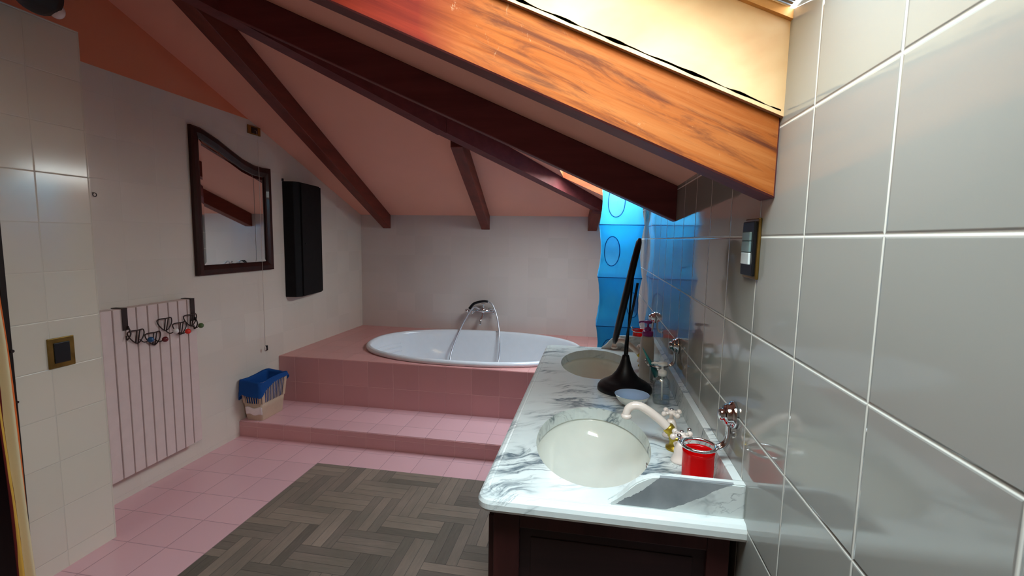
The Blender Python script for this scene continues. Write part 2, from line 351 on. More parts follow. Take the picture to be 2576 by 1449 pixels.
# ------------------------------------------------------------------ mesh helpers
class B:
    """collects shapes in world coordinates; build() links them as one mesh object"""
    def __init__(s): s.bm = bmesh.new(); s.mi = 0
    def add(s, verts, faces, smooth=False):
        vs = [s.bm.verts.new(v) for v in verts]
        for f in faces:
            try:
                fc = s.bm.faces.new([vs[i] for i in f]); fc.smooth = smooth; fc.material_index = s.mi
            except ValueError: pass
        return vs
    def box(s, x0, x1, y0, y1, z0, z1, bev=0.0, mat=None):
        b = bmesh.new(); bmesh.ops.create_cube(b, size=1)
        for v in b.verts: v.co = Vector(((x0 + x1) / 2 + v.co.x * (x1 - x0), (y0 + y1) / 2 + v.co.y * (y1 - y0), (z0 + z1) / 2 + v.co.z * (z1 - z0)))
        if bev: bmesh.ops.bevel(b, geom=b.edges[:], offset=bev, segments=2, affect='EDGES', profile=.5)
        return s.merge(b, mat)
    def merge(s, b, mat=None):
        b.verts.index_update()
        vs = [s.bm.verts.new(mat @ v.co if mat else v.co) for v in b.verts]
        for f in b.faces:
            fc = s.bm.faces.new([vs[v.index] for v in f.verts]); fc.smooth = f.smooth; fc.material_index = s.mi
        b.free(); return vs
    def prism(s, pts, d):
        """polygon (3D points) extruded by vector d"""
        n = len(pts); d = Vector(d)
        P = [Vector(p) for p in pts]; vs = P + [p + d for p in P]
        s.add(vs, [tuple(range(n))[::-1], tuple(range(n, 2 * n))] + [(i, (i + 1) % n, n + (i + 1) % n, n + i) for i in range(n)])
    def lathe(s, prof, at, seg=32, axis='Z', sx=1.0, sy=1.0, rot=None, close=True):
        """prof: list of (r, h)"""
        at = Vector(at); rings = []
        def tr(x, y, h):
            v = Vector((x, y, h)) if axis == 'Z' else (Vector((h, x, y)) if axis == 'X' else Vector((x, h, y)))
            if rot: v = rot @ v
            return at + v
        for r, h in prof:
            if r < 1e-6: rings.append([s.bm.verts.new(tr(0, 0, h))])
            else: rings.append([s.bm.verts.new(tr(r * sx * math.cos(2 * PI * k / seg), r * sy * math.sin(2 * PI * k / seg), h)) for k in range(seg)])
        for a, b in zip(rings, rings[1:]):
            for k in range(seg):
                q = [a[k % len(a)], a[(k + 1) % seg % len(a)], b[(k + 1) % seg % len(b)], b[k % len(b)]]
                u = []
                for v in q:
                    if v not in u: u.append(v)
                if len(u) > 2:
                    f = s.bm.faces.new(u); f.smooth = True; f.material_index = s.mi
        if close:
            for r in (rings[0], rings[-1]):
                if len(r) > 2: 
                    f = s.bm.faces.new(r); f.material_index = s.mi
    def tube(s, pts, r, seg=10, closed=False, smooth_n=0):
        P = [Vector(p) for p in pts]
        if smooth_n: P = spline(P, smooth_n, closed)
        n = len(P); rr = r if isinstance(r, (list, tuple)) else None
        rings = []; prev = None
        for i, p in enumerate(P):
            a = P[(i - 1) % n] if (closed or i) else p; b = P[(i + 1) % n] if (closed or i < n - 1) else p
            t = (b - a).normalized()
            if prev is None: u = t.orthogonal().normalized()
            else: u = (prev - t * prev.dot(t)).normalized()
            prev = u; w = t.cross(u)
            R = r if rr is None else rr[0] + (rr[1] - rr[0]) * i / (n - 1)
            rings.append([s.bm.verts.new(p + (u * math.cos(2 * PI * k / seg) + w * math.sin(2 * PI * k / seg)) * R) for k in range(seg)])
        pr = list(zip(rings, rings[1:])) + ([(rings[-1], rings[0])] if closed else [])
        for a, b in pr:
            if closed and a is rings[-1]:
                sh = min(range(seg), key=lambda q: (a[0].co - b[q].co).length)
            else: sh = 0
            for k in range(seg):
                f = s.bm.faces.new((a[k], a[(k + 1) % seg], b[(k + 1 + sh) % seg], b[(k + sh) % seg])); f.smooth = True; f.material_index = s.mi
        if not closed:
            for r_ in (rings[0][::-1], rings[-1]): 
                f = s.bm.faces.new(r_); f.material_index = s.mi
    def ball(s, at, r, sc=(1, 1, 1), seg=16):
        prof = [(r * math.sin(PI * k / 10), -r * math.cos(PI * k / 10)) for k in range(11)]
        prof[0] = (0, -r); prof[-1] = (0, r)
        b = B(); b.lathe(prof, (0, 0, 0), seg)
        m = Matrix.Translation(at) @ Matrix.Diagonal((*sc, 1))
        s.merge(b.bm, m)
    def grid(s, fn, nu, nv, closeu=False, uv=False):
        L = s.bm.loops.layers.uv.new('cloth') if uv else None
        V = [[s.bm.verts.new(fn(i / (nu if closeu else nu - 1), j / (nv - 1))) for j in range(nv)] for i in range(nu)]
        for i in range(nu if closeu else nu - 1):
            for j in range(nv - 1):
                f = s.bm.faces.new((V[i][j], V[(i + 1) % nu][j], V[(i + 1) % nu][j + 1], V[i][j + 1])); f.smooth = True; f.material_index = s.mi
                if uv:
                    for lp, (a, c2) in zip(f.loops, ((i, j), (i + 1, j), (i + 1, j + 1), (i, j + 1))): lp[L].uv = (a / (nu - 1), c2 / (nv - 1))
    def build(s, name, mats, parent=None, solid=0.0, fix=True, org=None):
        o0 = Vector(ORG.get(parent.name, (0, 0, 0))) if parent else Vector(org or (0, 0, 0))
        for v in s.bm.verts: v.co -= o0
        if fix: bmesh.ops.recalc_face_normals(s.bm, faces=s.bm.faces)
        me = bpy.data.meshes.new(name); s.bm.to_mesh(me); s.bm.free()
        for m in (mats if isinstance(mats, (list, tuple)) else [mats]): me.materials.append(M[m])
        o = bpy.data.objects.new(name, me); C.objects.link(o)
        if parent: o.parent = parent
        else: o.location = o0
        ORG[o.name] = tuple(o0)
        if solid:
            md = o.modifiers.new('solid', 'SOLIDIFY'); md.thickness = solid; md.offset = 0
        return o
ORG = {}
def spline(P, n, closed=False):
    out = []; N = len(P); last = N if closed else N - 1
    for i in range(last):
        p0 = P[(i - 1) % N] if (closed or i) else P[0] * 2 - P[1]
        p1, p2 = P[i], P[(i + 1) % N]
        p3 = P[(i + 2) % N] if (closed or i + 2 < N) else P[-1] * 2 - P[-2]
        for k in range(n):
            t = k / n
            out.append(.5 * ((2 * p1) + (p2 - p0) * t + (2 * p0 - 5 * p1 + 4 * p2 - p3) * t * t + (3 * p1 - p0 - 3 * p2 + p3) * t ** 3))
    if not closed: out.append(P[-1])
    return out
def tag(o, label, cat, group=None):
    o['label'] = label; o['category'] = cat
    if group: o['group'] = group
    return o
def thing(name, label, cat, loc, group=None):
    o = bpy.data.objects.new(name, None); C.objects.link(o); o.location = loc; o.empty_display_size = .05
    ORG[o.name] = tuple(loc); return tag(o, label, cat, group)
def dup(root, loc, label, rotz=None):
    r = root.copy(); C.objects.link(r); r.location = loc; r['label'] = label; ORG[r.name] = tuple(loc)
    if rotz is not None: r.rotation_euler.z = rotz
    for ch in list(root.children):
        c = ch.copy(); C.objects.link(c); c.parent = r
        for g in list(ch.children):
            d = g.copy(); C.objects.link(d); d.parent = c
    return r
def struct(o): o['kind'] = 'structure'; return o
def cut(o, cutters):
    """boolean difference, applied; cutters are B collectors"""
    for k, b in enumerate(cutters):
        off = Vector(ORG.get(o.name, (0, 0, 0)))
        for v in b.bm.verts: v.co -= off
        bmesh.ops.recalc_face_normals(b.bm, faces=b.bm.faces)
        me = bpy.data.meshes.new('cutter'); b.bm.to_mesh(me); b.bm.free()
        c = bpy.data.objects.new('cutter', me); C.objects.link(c)
        if o.parent: c.parent = o.parent
        else: c.location = o.location
        md = o.modifiers.new('cut', 'BOOLEAN'); md.object = c; md.operation = 'DIFFERENCE'; md.solver = 'EXACT'
        bpy.context.view_layer.update()
        ev = o.evaluated_get(bpy.context.evaluated_depsgraph_get())
        nm = bpy.data.meshes.new_from_object(ev); o.modifiers.remove(md)
        old = o.data; o.data = nm; bpy.data.meshes.remove(old)
        bpy.data.objects.remove(c)

# ================================================================== THE SETTING
b = B(); b.box(-3.6, .5, YN - .1, YB + .1, -.1, 0); struct(b.build('floor', 'floor'))
b = B(); b.box(XL, XR, 2.858, 3.31, 0, .112, .004); struct(b.build('floor_step', 'floor'))
# riser facing of the low step in the darker salmon tile
b = B(); b.box(XL, XR, 2.853, 2.858, 0, .106); struct(b.build('trim_1', 'riser'))
b = B(); b.box(XL, XR, 3.304, YB, .112, .475)
plat = struct(b.build('floor_tub_platform', 'deck'))
def oval(cx, cy, a, bb, ex, seg=72):
    out = []
    for k in range(seg):
        t = 2 * PI * k / seg; c, s_ = math.cos(t), math.sin(t)
        out.append((cx + a * math.copysign(abs(c) ** (2 / ex), c), cy + bb * math.copysign(abs(s_) ** (2 / ex), s_)))
    return out
TC = (-1.025, 3.95); TA, TB, TE = .945, .615, 2.25
c_ = B(); c_.prism([(x, y, -.2) for x, y in oval(*TC, TA - .035, TB - .035, TE)], (0, 0, 1.0)); cut(plat, [c_])
b = B(); b.box(XL, XR, 3.299, 3.304, .112, .472); struct(b.build('trim_2', 'riser'))

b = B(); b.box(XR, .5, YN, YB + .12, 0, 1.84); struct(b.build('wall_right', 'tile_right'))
b = B(); b.box(XL - .12, XR, YB, YB + .12, 0, EAVE); struct(b.build('wall_back', 'tile_back'))
b = B(); b.box(XL - .12, XR, YN - .12, YN, 0, 3.1); struct(b.build('wall_front', 'tile_stubend'))
# left wall: gable shape, tiled up to a level line and painted above; it stops at the doorway
yh = yhip(XL)
b = B(); b.prism([(XL, 1.6, 0), (XL, YB, 0), (XL, YB, EAVE), (XL, max(yh, 1.6), zrear(max(yh, 1.6))), (XL, 1.6, zrear(1.6))], (-.12, 0, 0))
struct(b.build('wall_left', 'tile_left'))
# boxed-out part of the left wall with the doorway beside it
SX, SY, SZ = -2.19, 1.74, 2.278
b = B(); b.prism([(SX, 1.41, 0), (SX, SY, 0), (XL - .1, SY, 0), (XL - .1, 1.41, 0)], (0, 0, SZ)); b.box(XL - .1, SX, YN, 1.41, 2.12, SZ)
b.box(XL - .1, SX, YN, .45, 0, 2.12)
struct(b.build('wall_left_box', 'tile_stub'))
b = B(); b.prism([(XL, YN, SZ), (XL, 1.65, SZ), (XL, 1.65, 3.0), (XL, YN, 3.0)], (-.12, 0, 0)); struct(b.build('wall_left_upper', 'orange_paint'))
b = B(); b.box(-3.6, -3.5, YN, 1.74, 0, 2.3); b.box(-3.6, XL - .1, 1.7, 1.8, 0, 2.3); b.box(-3.6, XL - .1, YN - .1, YN, 0, 2.3); b.box(-3.6, XL - .1, YN, 1.8, 2.2, 2.3)
struct(b.build('wall_hallway', 'hall'))
b = B(); b.box(XL - .12, SX + .004, 1.388, 1.409, 0, 2.12, .003); b.box(XL - .12, SX + .004, .45, .475, 0, 2.12, .003)
d1 = struct(b.build('door_1', 'dark_jamb'))
b = B(); b.tube([(SX + .004, 1.398, .98), (SX + .02, 1.398, .98)], .006); b.tube([(SX + .004, 1.398, .78), (SX + .02, 1.398, .78)], .005)
b.build('hinge_pin', 'wire', d1)

# ceiling: a main slope falling to the right wall and a rear slope falling to the back wall, meeting at the hip
TH = .16
b = B(); P = [(XR, YN - .1), (XR, YB), (XL - .12, yhip(XL - .12)), (XL - .12, YN - .1)]
b.prism([(x, y, zmain(x)) for x, y in P], (0, 0, TH)); ceil = struct(b.build('ceiling_main_slope', 'ceil'))
S1 = (-.46, .4, .30, .93); S2 = (-.27, .29, 2.86, 3.80)
cs = []
for x0, x1, y0, y1 in (S1, S2):
    q = B(); q.prism([(x0, y0, 1.0), (x1, y0, 1.0), (x1, y1, 1.0), (x0, y1, 1.0)], (0, 0, 2)); cs.append(q)
cut(ceil, cs)
b = B(); P = [(XR, YB), (XL - .12, YB), (XL - .12, yhip(XL - .12))]
b.prism([(x, y, zrear(y)) for x, y in P], (0, 0, TH)); struct(b.build('ceiling_rear_slope', 'ceil'))

# ------------------------------------------------------------------ skylights
def sloped_bar(b, x0, x1, y0, y1, up0, up1):
    b.add([(x, y, zmain(x) + u) for u in (up0, up1) for x, y in ((x0, y0), (x1, y0), (x1, y1), (x0, y1))],
          [(0, 3, 2, 1), (4, 5, 6, 7), (0, 1, 5, 4), (1, 2, 6, 5), (2, 3, 7, 6), (3, 0, 4, 7)])
def skylight(n, S, reveal_mat, right_reveal=True, near=True):
    x0, x1, y0, y1 = S; x1 = min(x1, XR)
    b = B()
    sloped_bar(b, x0, x1, y1 - .002, y1 + .012, -.004 if n == 2 else .0, TH)          # far lining
    sloped_bar(b, x0, x1, y0 - .012, y0 + .002, -.0, TH)
    sloped_bar(b, x0 - .012, x0 + .002, y0, y1, .0, TH)
    if right_reveal: sloped_bar(b, x1 - .002, x1 + .012, y0, y1, 0, TH)
    lin = struct(b.build('window_%d' % n, reveal_mat))
    b = B(); w = .045
    sloped_bar(b, x0 - .03, x1, y1 - .012, y1 + .03, TH, TH + .016); sloped_bar(b, x0 - .03, x1, y0 - .03, y0 + .028, TH, TH + .05)
    sloped_bar(b, x0 - .03, x0 + .028, y0, y1, TH, TH + .05)
    if right_reveal: sloped_bar(b, x1 - .028, x1 + .03, y0, y1, TH, TH + .05)
    b.build('window_frame', 'sash', lin)
    b = B(); sloped_bar(b, x0, x1 - .001, y0, y1, TH + .05, TH + .056); b.build('window_pane', 'pane', lin)
    return lin
w1 = skylight(1, S1, 'ply', False)
b = B()
for k in range(14): sloped_bar(b, -.45, .315, .916 - k * .011, .9235 - k * .011, TH + .018, TH + .026)
b.build('shutter_slats', 'alu', w1)
w2 = skylight(2, S2, 'orange_timber')
# ragged gap between the timber and the plywood lining
b = B(); n = 70; y = .928; pts = []
random.seed(3)
top = []; bot = []
for k in range(n + 1):
    x = -.44 + .755 * k / n; zz = zmain(x) + .008
    a = .0008 + (.007 * max(0, noise.noise(Vector((x * 22, 0, 0))))) + random.random() * .0012
    top.append((x, y, zz + a + .001 * math.sin(k))); bot.append((x, y, zz - a * .7))
for k in range(n):
    b.prism([bot[k], bot[k + 1], top[k + 1], top[k]], (0, .006, 0))
b.build('gap_sealant', 'dark_foam', w1)

# ------------------------------------------------------------------ exposed timbers
def rafter(y0, y1, x0, depth, mat, label, end_x=XR, lift=0.0):
    b = B()
    b.prism([(end_x, y0, zmain(end_x) + lift), (end_x, y0, zmain(end_x) - depth), (x0, y0, zmain(x0) - depth), (x0, y0, zmain(x0) + lift)], (0, y1 - y0, 0))
    bmesh.ops.bevel(b.bm, geom=b.bm.edges[:], offset=.003, segments=1, affect='EDGES')
    o = b.build('ceiling_beam', [mat, 'beam'])
    if mat == 'skylit':
        for p in o.data.polygons: p.material_index = 0 if p.normal.y < -.9 else 1  # shade painted in: underside and other unlit faces take the darker wood
    return tag(o, label, 'beam', 'exposed ceiling timbers')
rafter(.94, 1.015, XL, .142, 'skylit', 'orange brown water-stained timber rafter running beside the near skylight', lift=.005)
rafter(2.02, 2.10, XL, .142, 'beam', 'long dark rafter in front of the hip beam, ending at the tiled right wall', end_x=.322)
# hip beam, in two lengths
nx, ny = -(YB - yhip(0)), 0
hd = Vector((-1, -HK, 0)).normalized(); hn = Vector((HK, -1, 0)).normalized()
def hip_piece(t0, t1, w0, w1, dep0, dep1, extra=0.0):
    b = B(); P = []
    for t, d in ((t0, dep0), (t1, dep1)):
        p = Vector((XR, YB, 0)) + hd * t
        P.append((p, d))
    vs = []
    for w in (w0, w1):
        q0 = P[0][0] + hn * w; q1 = P[1][0] + hn * w
        zt = lambda q: min(zmain(q.x), zrear(q.y))
        b0 = zmain(P[0][0].x) - P[0][1]; b1 = zmain(P[1][0].x) - P[1][1]
        vs += [(q0.x, q0.y, zt(q0)), (q1.x, q1.y, zt(q1)), (q1.x, q1.y, b1), (q0.x, q0.y, b0)]
    b.add(vs, [(0, 1, 2, 3), (7, 6, 5, 4), (0, 4, 5, 1), (1, 5, 6, 2), (2, 6, 7, 3), (3, 7, 4, 0)])
    return b
tj = 2.12                                            # joint position along the hip
hipt = thing('ceiling_beam', 'diagonal hip beam where the two ceiling slopes meet, lit at its lower end', 'beam', (XR, YB, EAVE), 'exposed ceiling timbers')
hip_piece(.02, tj, -.045, .045, .095, .155).build('lower_length', 'beam', hipt)
hip_piece(tj + .006, 4.4, -.045, .05, .16, .16).build('upper_length', 'beam', hipt)
b = hip_piece(tj - .05, tj + .004, -.047, .047, .156, .158); b.build('joint_filler', 'white_seal', hipt) if False else b.bm.free()
for xc, lab in ((-2.165, 'dark jack rafter on the rear slope nearest the left wall'),
                (-1.10, 'short dark jack rafter on the rear slope above the bathtub tap'),
                (-.035, 'short dark jack rafter foot beside the blue hanging organiser')):
    b = B(); yt = max(yhip(xc + .2) + .05, 1.3) if xc < -.5 else yhip(xc) + .05
    sl = .09 * (YB - yt); hw = .043
    fr = [(xc - hw, YB - .002, EAVE), (xc - hw, YB - .002, EAVE - .14), (xc - hw + sl, yt, zrear(yt) - .14), (xc - hw + sl, yt, zrear(yt))]
    b.prism(fr, (2 * hw, 0, 0))
    bmesh.ops.bevel(b.bm, geom=b.bm.edges[:], offset=.003, segments=1, affect='EDGES')
    tag(b.build('ceiling_beam', 'beam_y'), lab, 'beam', 'exposed ceiling timbers')

# ================================================================== BATHTUB
tub = thing('bathtub', 'large white oval bathtub sunk in the raised pink tiled platform', 'bathtub', (TC[0], TC[1], .475))
prof = [(1.0, .004), (1.0, .018), (.99, .03), (.965, .036), (.94, .032), (.925, .018), (.91, -.02), (.87, -.12), (.8, -.26), (.7, -.34), (.5, -.37), (.2, -.378), (0, -.38)]
b = B(); seg = 96; ex = TE; rings = []
for s_, z in prof:
    if s_ == 0: rings.append([b.bm.verts.new((TC[0], TC[1], .475 + z))]); continue
    rg = []
    for k, (x, y) in enumerate(oval(*TC, TA, TB, ex, seg)):
        t = 2 * PI * k / seg
        off = (1 - s_) * .9
        xx = TC[0] + (x - TC[0]) * (1 - off * .75 * (.61 / .93) * 1.0) ; yy = TC[1] + (y - TC[1]) * (1 - off)
        rg.append(b.bm.verts.new((xx, yy, .475 + z)))
    rings.append(rg)
for A_, B_ in zip(rings, rings[1:]):
    for k in range(seg):
        q = [A_[k], A_[(k + 1) % seg], B_[(k + 1) % seg % len(B_)], B_[k % len(B_)]]
        u = []
        for v in q:
            if v not in u: u.append(v)
        f = b.bm.faces.new(u); f.smooth = True
b.build('basin', 'tub', tub, fix=False, solid=.006)
b = B()
for k in range(4):
    zz = .475 - .03 - k * .035; s_ = .915 - k * .022; pts = []
    for a in range(-9, 10):
        t = PI + a * .055; c, sn = math.cos(t), math.sin(t); off = (1 - s_) * .9
        x = TA * math.copysign(abs(c) ** (2 / ex), c) * (1 - off * .49); y = TB * math.copysign(abs(sn) ** (2 / ex), sn) * (1 - off)
        pts.append((TC[0] + x + .0, TC[1] + y, zz))
    b.tube(pts, .006, 8)
b.build('backrest_ridges', 'tub', tub)
b = B(); b.lathe([(0, 0), (.03, 0), (.03, .004), (0, .006)], (TC[0] + .1, TC[1], .100), 20); b.build('drain', 'chrome', tub)
# tub mixer on the back wall
tx, tz = -1.10, .70
tf = thing('bath_mixer', 'chrome cross-handle bath mixer on the tiled wall above the tub', 'tap', (tx, YB, tz))
b = B()
for s_ in (-1, 1):
    b.lathe([(.028, 0), (.028, -.008), (.014, -.02), (.014, -.06)], (tx + s_ * .06, YB, tz), 16, 'Y')
b.tube([(tx - .085, YB - .065, tz), (tx + .085, YB - .065, tz)], .018, 14)
b.lathe([(.02, -.03), (.024, 0), (.02, .03)], (tx, YB - .065, tz), 16)
b.build('body', 'chrome', tf)
for s_ in (-1, 1):
    b = B(); cx_ = tx + s_ * .095; cy_ = YB - .07
    b.tube([(cx_ - s_ * .02, cy_, tz), (cx_ + s_ * .02, cy_, tz)], .012)
    for a in range(4):
        t = PI / 4 + a * PI / 2
        b.tube([(cx_ + s_ * .012, cy_, tz), (cx_ + s_ * .012, cy_ + .032 * math.cos(t), tz + .032 * math.sin(t))], .0055, 8); b.ball((cx_ + s_ * .012, cy_ + .034 * math.cos(t), tz + .034 * math.sin(t)), .0085, seg=10)
    b.build('cross_handle', 'chrome', tf)
b = B(); b.tube([(tx, YB - .07, tz - .02), (tx, YB - .1, tz - .05), (tx - .01, YB - .14, tz - .09), (tx - .012, YB - .15, tz - .13)], [.014, .012], 12, smooth_n=5); b.build('spout', 'chrome', tf)
b = B(); b.tube([(tx, YB - .065, tz + .02), (tx, YB - .065, tz + .07)], .009); b.box(tx - .02, tx + .02, YB - .085, YB - .05, tz + .065, tz + .078, .003); b.build('cradle', 'chrome', tf)
hs = thing('hand_shower', 'hand shower with black grip resting on the bath mixer, hose looped into the tub', 'shower', (tx, YB - .08, tz + .09))
b = B(); b.tube([(tx - .14, YB - .09, tz + .02), (tx - .09, YB - .085, tz + .075), (tx, YB - .08, tz + .1), (tx + .05, YB - .08, tz + .098)], [.014, .012], 12, smooth_n=5)
b.build('grip', 'black_plastic', hs)
b = B(); b.lathe([(.01, .02), (.026, .01), (.03, 0), (.026, -.006), (0, -.006)], (tx - .16, YB - .095, tz - .005), 18, rot=Matrix.Rotation(.7, 3, 'Y')); b.build('shower_head', 'chrome', hs)
b = B(); b.tube([(tx + .05, YB - .08, tz + .098), (tx + .10, YB - .09, tz + .07), (tx + .16, YB - .13, tz - .06), (tx + .21, YB - .24, tz - .26), (tx + .22, YB - .34, tz - .45), (tx + .2, YB - .5, tz - .585),
  (tx, YB - .6, tz - .59), (tx - .2, YB - .5, tz - .57), (tx - .25, YB - .36, tz - .4), (tx - .19, YB - .2, tz - .15), (tx - .1, YB - .11, tz + .03), (tx - .03, YB - .1, tz + .02)], .008, 8, smooth_n=8)
b.build('hose', 'hose', hs)

# ================================================================== VANITY
VX0, VY0, VY1 = -.242, .955, 2.505
cab = thing('vanity_cabinet', 'dark brown wooden vanity cabinet under the white marble top', 'cabinet', (.05, 1.7, 0))
cx0, cy0, cy1, cx1, ct = -.207, .99, 2.47, .3, .834
b = B()
b.box(cx0, cx1, cy0 + .02, cy1, .08, .60); b.box(cx0 + .001, cx0 + .02, cy0 + .02, cy1, .6, ct); b.box(cx0, cx1, cy1 - .02, cy1, .6, ct); b.box(cx1 - .02, cx1, cy0 + .02, cy1, .6, ct)
b.box(cx0 + .03, cx1, cy0 + .04, cy1 - .02, .008, .08)
b.build('carcass', 'vanity', cab)
b = B()
b.box(cx0, cx0 + .06, cy0, cy0 + .02, .008, ct, .002); b.box(cx1 - .045, cx1, cy0, cy0 + .02, .008, ct, .002)
b.box(cx0 + .06, cx1 - .045, cy0, cy0 + .02, ct - .045, ct, .002); b.box(cx0 + .06, cx1 - .045, cy0, cy0 + .02, .008, .09, .002)
b.build('end_frame', 'vanity', cab)
b = B(); b.box(cx0 + .06, cx1 - .045, cy0 + .012, cy0 + .02, .09, ct - .045)
# raised field moulding
b.box(cx0 + .085, cx1 - .07, cy0 + .009, cy0 + .013, .115, ct - .07, .002); b.build('end_panel', 'vanity_panel', cab)
for k in range(4):
    y0 = cy0 + .02 + k * .365; y1 = y0 + .355
    b = B(); b.box(cx0 - .016, cx0, y0, y1, .1, .8, .003)
    b.box(cx0 - .02, cx0 - .015, y0 + .06, y1 - .06, .16, .74, .002)
    dr = b.build('door', 'vanity', cab)
    b = B(); yk = y1 - .03 if k % 2 == 0 else y0 + .03
    b.lathe([(.004, 0), (.005, -.01), (.011, -.016), (.009, -.024), (0, -.026)], (cx0 - .016, yk, .5), 14, 'X'); b.build('knob', 'brass', dr)

ctop = thing('marble_countertop', 'white marble vanity top with grey veins and two oval sinks', 'countertop', (.04, 1.73, .835))
def slab_outline(x0, x1, y0, y1, r, seg=8):
    P = [(x1, y0), (x1, y1)]
    for cx, cy, a0 in ((x0 + r, y1 - r, PI / 2), (x0 + r, y0 + r, PI)):
        for k in range(seg + 1):
            a = a0 + PI / 2 * k / seg; P.append((cx + r * math.cos(a), cy + r * math.sin(a)))
    return P
b = B(); bm = bmesh.new()
prof = [(.012, .8345), (.004, .838), (0, .845), (0, .857), (.003, .865), (.009, .8705), (.018, .873), (.021, .8725)]
rings = []
for ins, z in prof:
    P = slab_outline(VX0 + ins, XR, VY0 + ins, VY1 - ins, .035 - ins * .5)
    rings.append([bm.verts.new((x, y, z)) for x, y in P])
P = slab_outline(VX0 + .023, XR, VY0 + .023, VY1 - .023, .03); rings.append([bm.verts.new((x, y, .8722)) for x, y in P])
P = slab_outline(VX0 + .0245, XR, VY0 + .0245, VY1 - .0245, .028); rings.append([bm.verts.new((x, y, .874)) for x, y in P])
n = len(rings[0])
for a, c2 in zip(rings, rings[1:]):
    for k in range(n):
        bm.faces.new((a[k], a[(k + 1) % n], c2[(k + 1) % n], c2[k]))
bm.faces.new(rings[0]); bm.faces.new(rings[-1])
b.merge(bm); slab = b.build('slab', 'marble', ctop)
SINK = [(.012, 1.305, .158, .262), (.02, 2.16, .158, .255)]
q = []
for (sx, sy, sa, sb) in SINK:
    c_ = B(); c_.prism([(x, y, .8) for x, y in oval(sx, sy, sa, sb, 2.0, 64)], (0, 0, .12)); q.append(c_)
cut(slab, q)
for (sx, sy, sa, sb) in SINK:
    b = B(); rr = []
    for k in range(15):
        t = k / 14 * PI / 2
        rr.append((math.cos(t) ** .8 if k < 14 else 0, -.125 * math.sin(t)))
    rr = [(1.09, 0)] + [(1.03, 0)] + [(1.03 * r if r else 0, z) for r, z in rr[1:]]
    b.lathe(rr, (sx, sy, .8335), 64, sx=sa, sy=sb, close=False)
    bs = b.build('sink_basin', 'porcelain', ctop, fix=False, solid=.004)
    b = B(); b.lathe([(0, 0), (.022, 0), (.022, .003), (.014, .004), (0, .002)], (sx, sy, .7105), 20); b.build('sink_drain', 'chrome', bs)
    b = B(); b.tube([(sx + sa * .93, sy + .012 * math.cos(a), .812 + .0) if False else (sx + sa * .985 - .004, sy + .011 * math.cos(a), .811 + .008 * math.sin(a)) for a in [2 * PI * k / 14 for k in range(14)]], .0022, 6, closed=True); b.build('overflow_ring', 'chrome', bs)
# upstands: along the wall and one shaped piece at each end
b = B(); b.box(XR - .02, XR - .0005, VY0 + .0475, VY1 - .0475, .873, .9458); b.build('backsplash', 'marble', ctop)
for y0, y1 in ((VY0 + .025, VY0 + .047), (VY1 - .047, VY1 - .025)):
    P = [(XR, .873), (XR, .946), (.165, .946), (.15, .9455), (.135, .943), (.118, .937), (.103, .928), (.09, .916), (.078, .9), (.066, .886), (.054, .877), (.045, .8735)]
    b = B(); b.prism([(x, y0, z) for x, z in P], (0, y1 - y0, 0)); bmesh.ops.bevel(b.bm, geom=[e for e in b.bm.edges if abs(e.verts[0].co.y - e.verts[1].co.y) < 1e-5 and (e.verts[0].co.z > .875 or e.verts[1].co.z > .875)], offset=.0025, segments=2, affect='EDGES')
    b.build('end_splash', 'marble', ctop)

# ---- taps
def make_tap(x, y, label):
    t = thing('basin_tap', label, 'tap', (x, y, .874), 'cream cross-handle basin taps')
    z = .874
    for k, dy in enumerate((-.075, .085)):
        b = B()
        b.lathe([(.024, 0), (.024, .005), (.02, .01), (.0165, .022), (.0175, .03), (.013, .046), (.009, .052)], (x, y + dy, z), 20); b.build('valve_base', 'faucet', t)
        hz = z + .052; hd_ = B()
        hd_.lathe([(.0065, 0), (.0065, .012), (.0105, .014), (.0115, .022), (.008, .027), (0, .0275)], (x, y + dy, hz), 14)
        for a in range(4):
            an = .5 + a * PI / 2
            ex_, ey_ = math.cos(an), math.sin(an)
            hd_.tube([(x + .006 * ex_, y + dy + .006 * ey_, hz + .018), (x + .022 * ex_, y + dy + .022 * ey_, hz + .018)], .0052, 8)
            hd_.ball((x + .026 * ex_, y + dy + .026 * ey_, hz + .018), .0078, seg=12)
        h = hd_.build('cross_handle', 'faucet', t)
        b = B(); b.lathe([(.006, 0), (.006, .003), (0, .0045)], (x, y + dy, hz + .027), 12); b.build('cap', 'chrome', h)
    b = B(); b.tube([(x, y - .075, z + .022), (x, y + .085, z + .022)], .0085, 12); b.build('crossbar', 'faucet', t)
    b = B(); b.lathe([(.026, 0), (.026, .005), (.018, .009), (.016, .022), (.019, .026), (.019, .034), (.014, .04)], (x, y, z), 22); 
    R_ = Matrix.Rotation(-.72, 3, 'Y')
    b.lathe([(.013, 0), (.0155, .004), (.0155, .016), (.0125, .02), (.0155, .024), (.0155, .034), (.012, .038)], (x, y, z + .034), 18, rot=R_); b.build('collar', 'gold', t)
    b = B(); b.tube([(x - .022, y, z + .058), (x - .05, y, z + .083), (x - .085, y, z + .107), (x - .108, y, z + .114), (x - .127, y, z + .106), (x - .134, y, z + .09), (x - .134, y, z + .078)], [.0125, .0105], 16, smooth_n=6)
    b.lathe([(.012, 0), (.0145, .003), (.0145, .009), (.011, .012)], (x - .134, y, z + .076), 18); b.build('spout', 'faucet', t)
    b = B(); b.tube([(x + .03, y - .02, z), (x + .03, y - .02, z + .06)], .0025, 8); b.ball((x + .03, y - .02, z + .064), .0065, seg=12); b.build('waste_knob', 'chrome', t)
    return t
tap = make_tap(.235, 1.295, 'cream tap with cross handles and yellow brass collar at the near sink')
dup(tap, (.235, 2.15, .874), 'cream tap with cross handles at the far sink, behind the pump bottles')

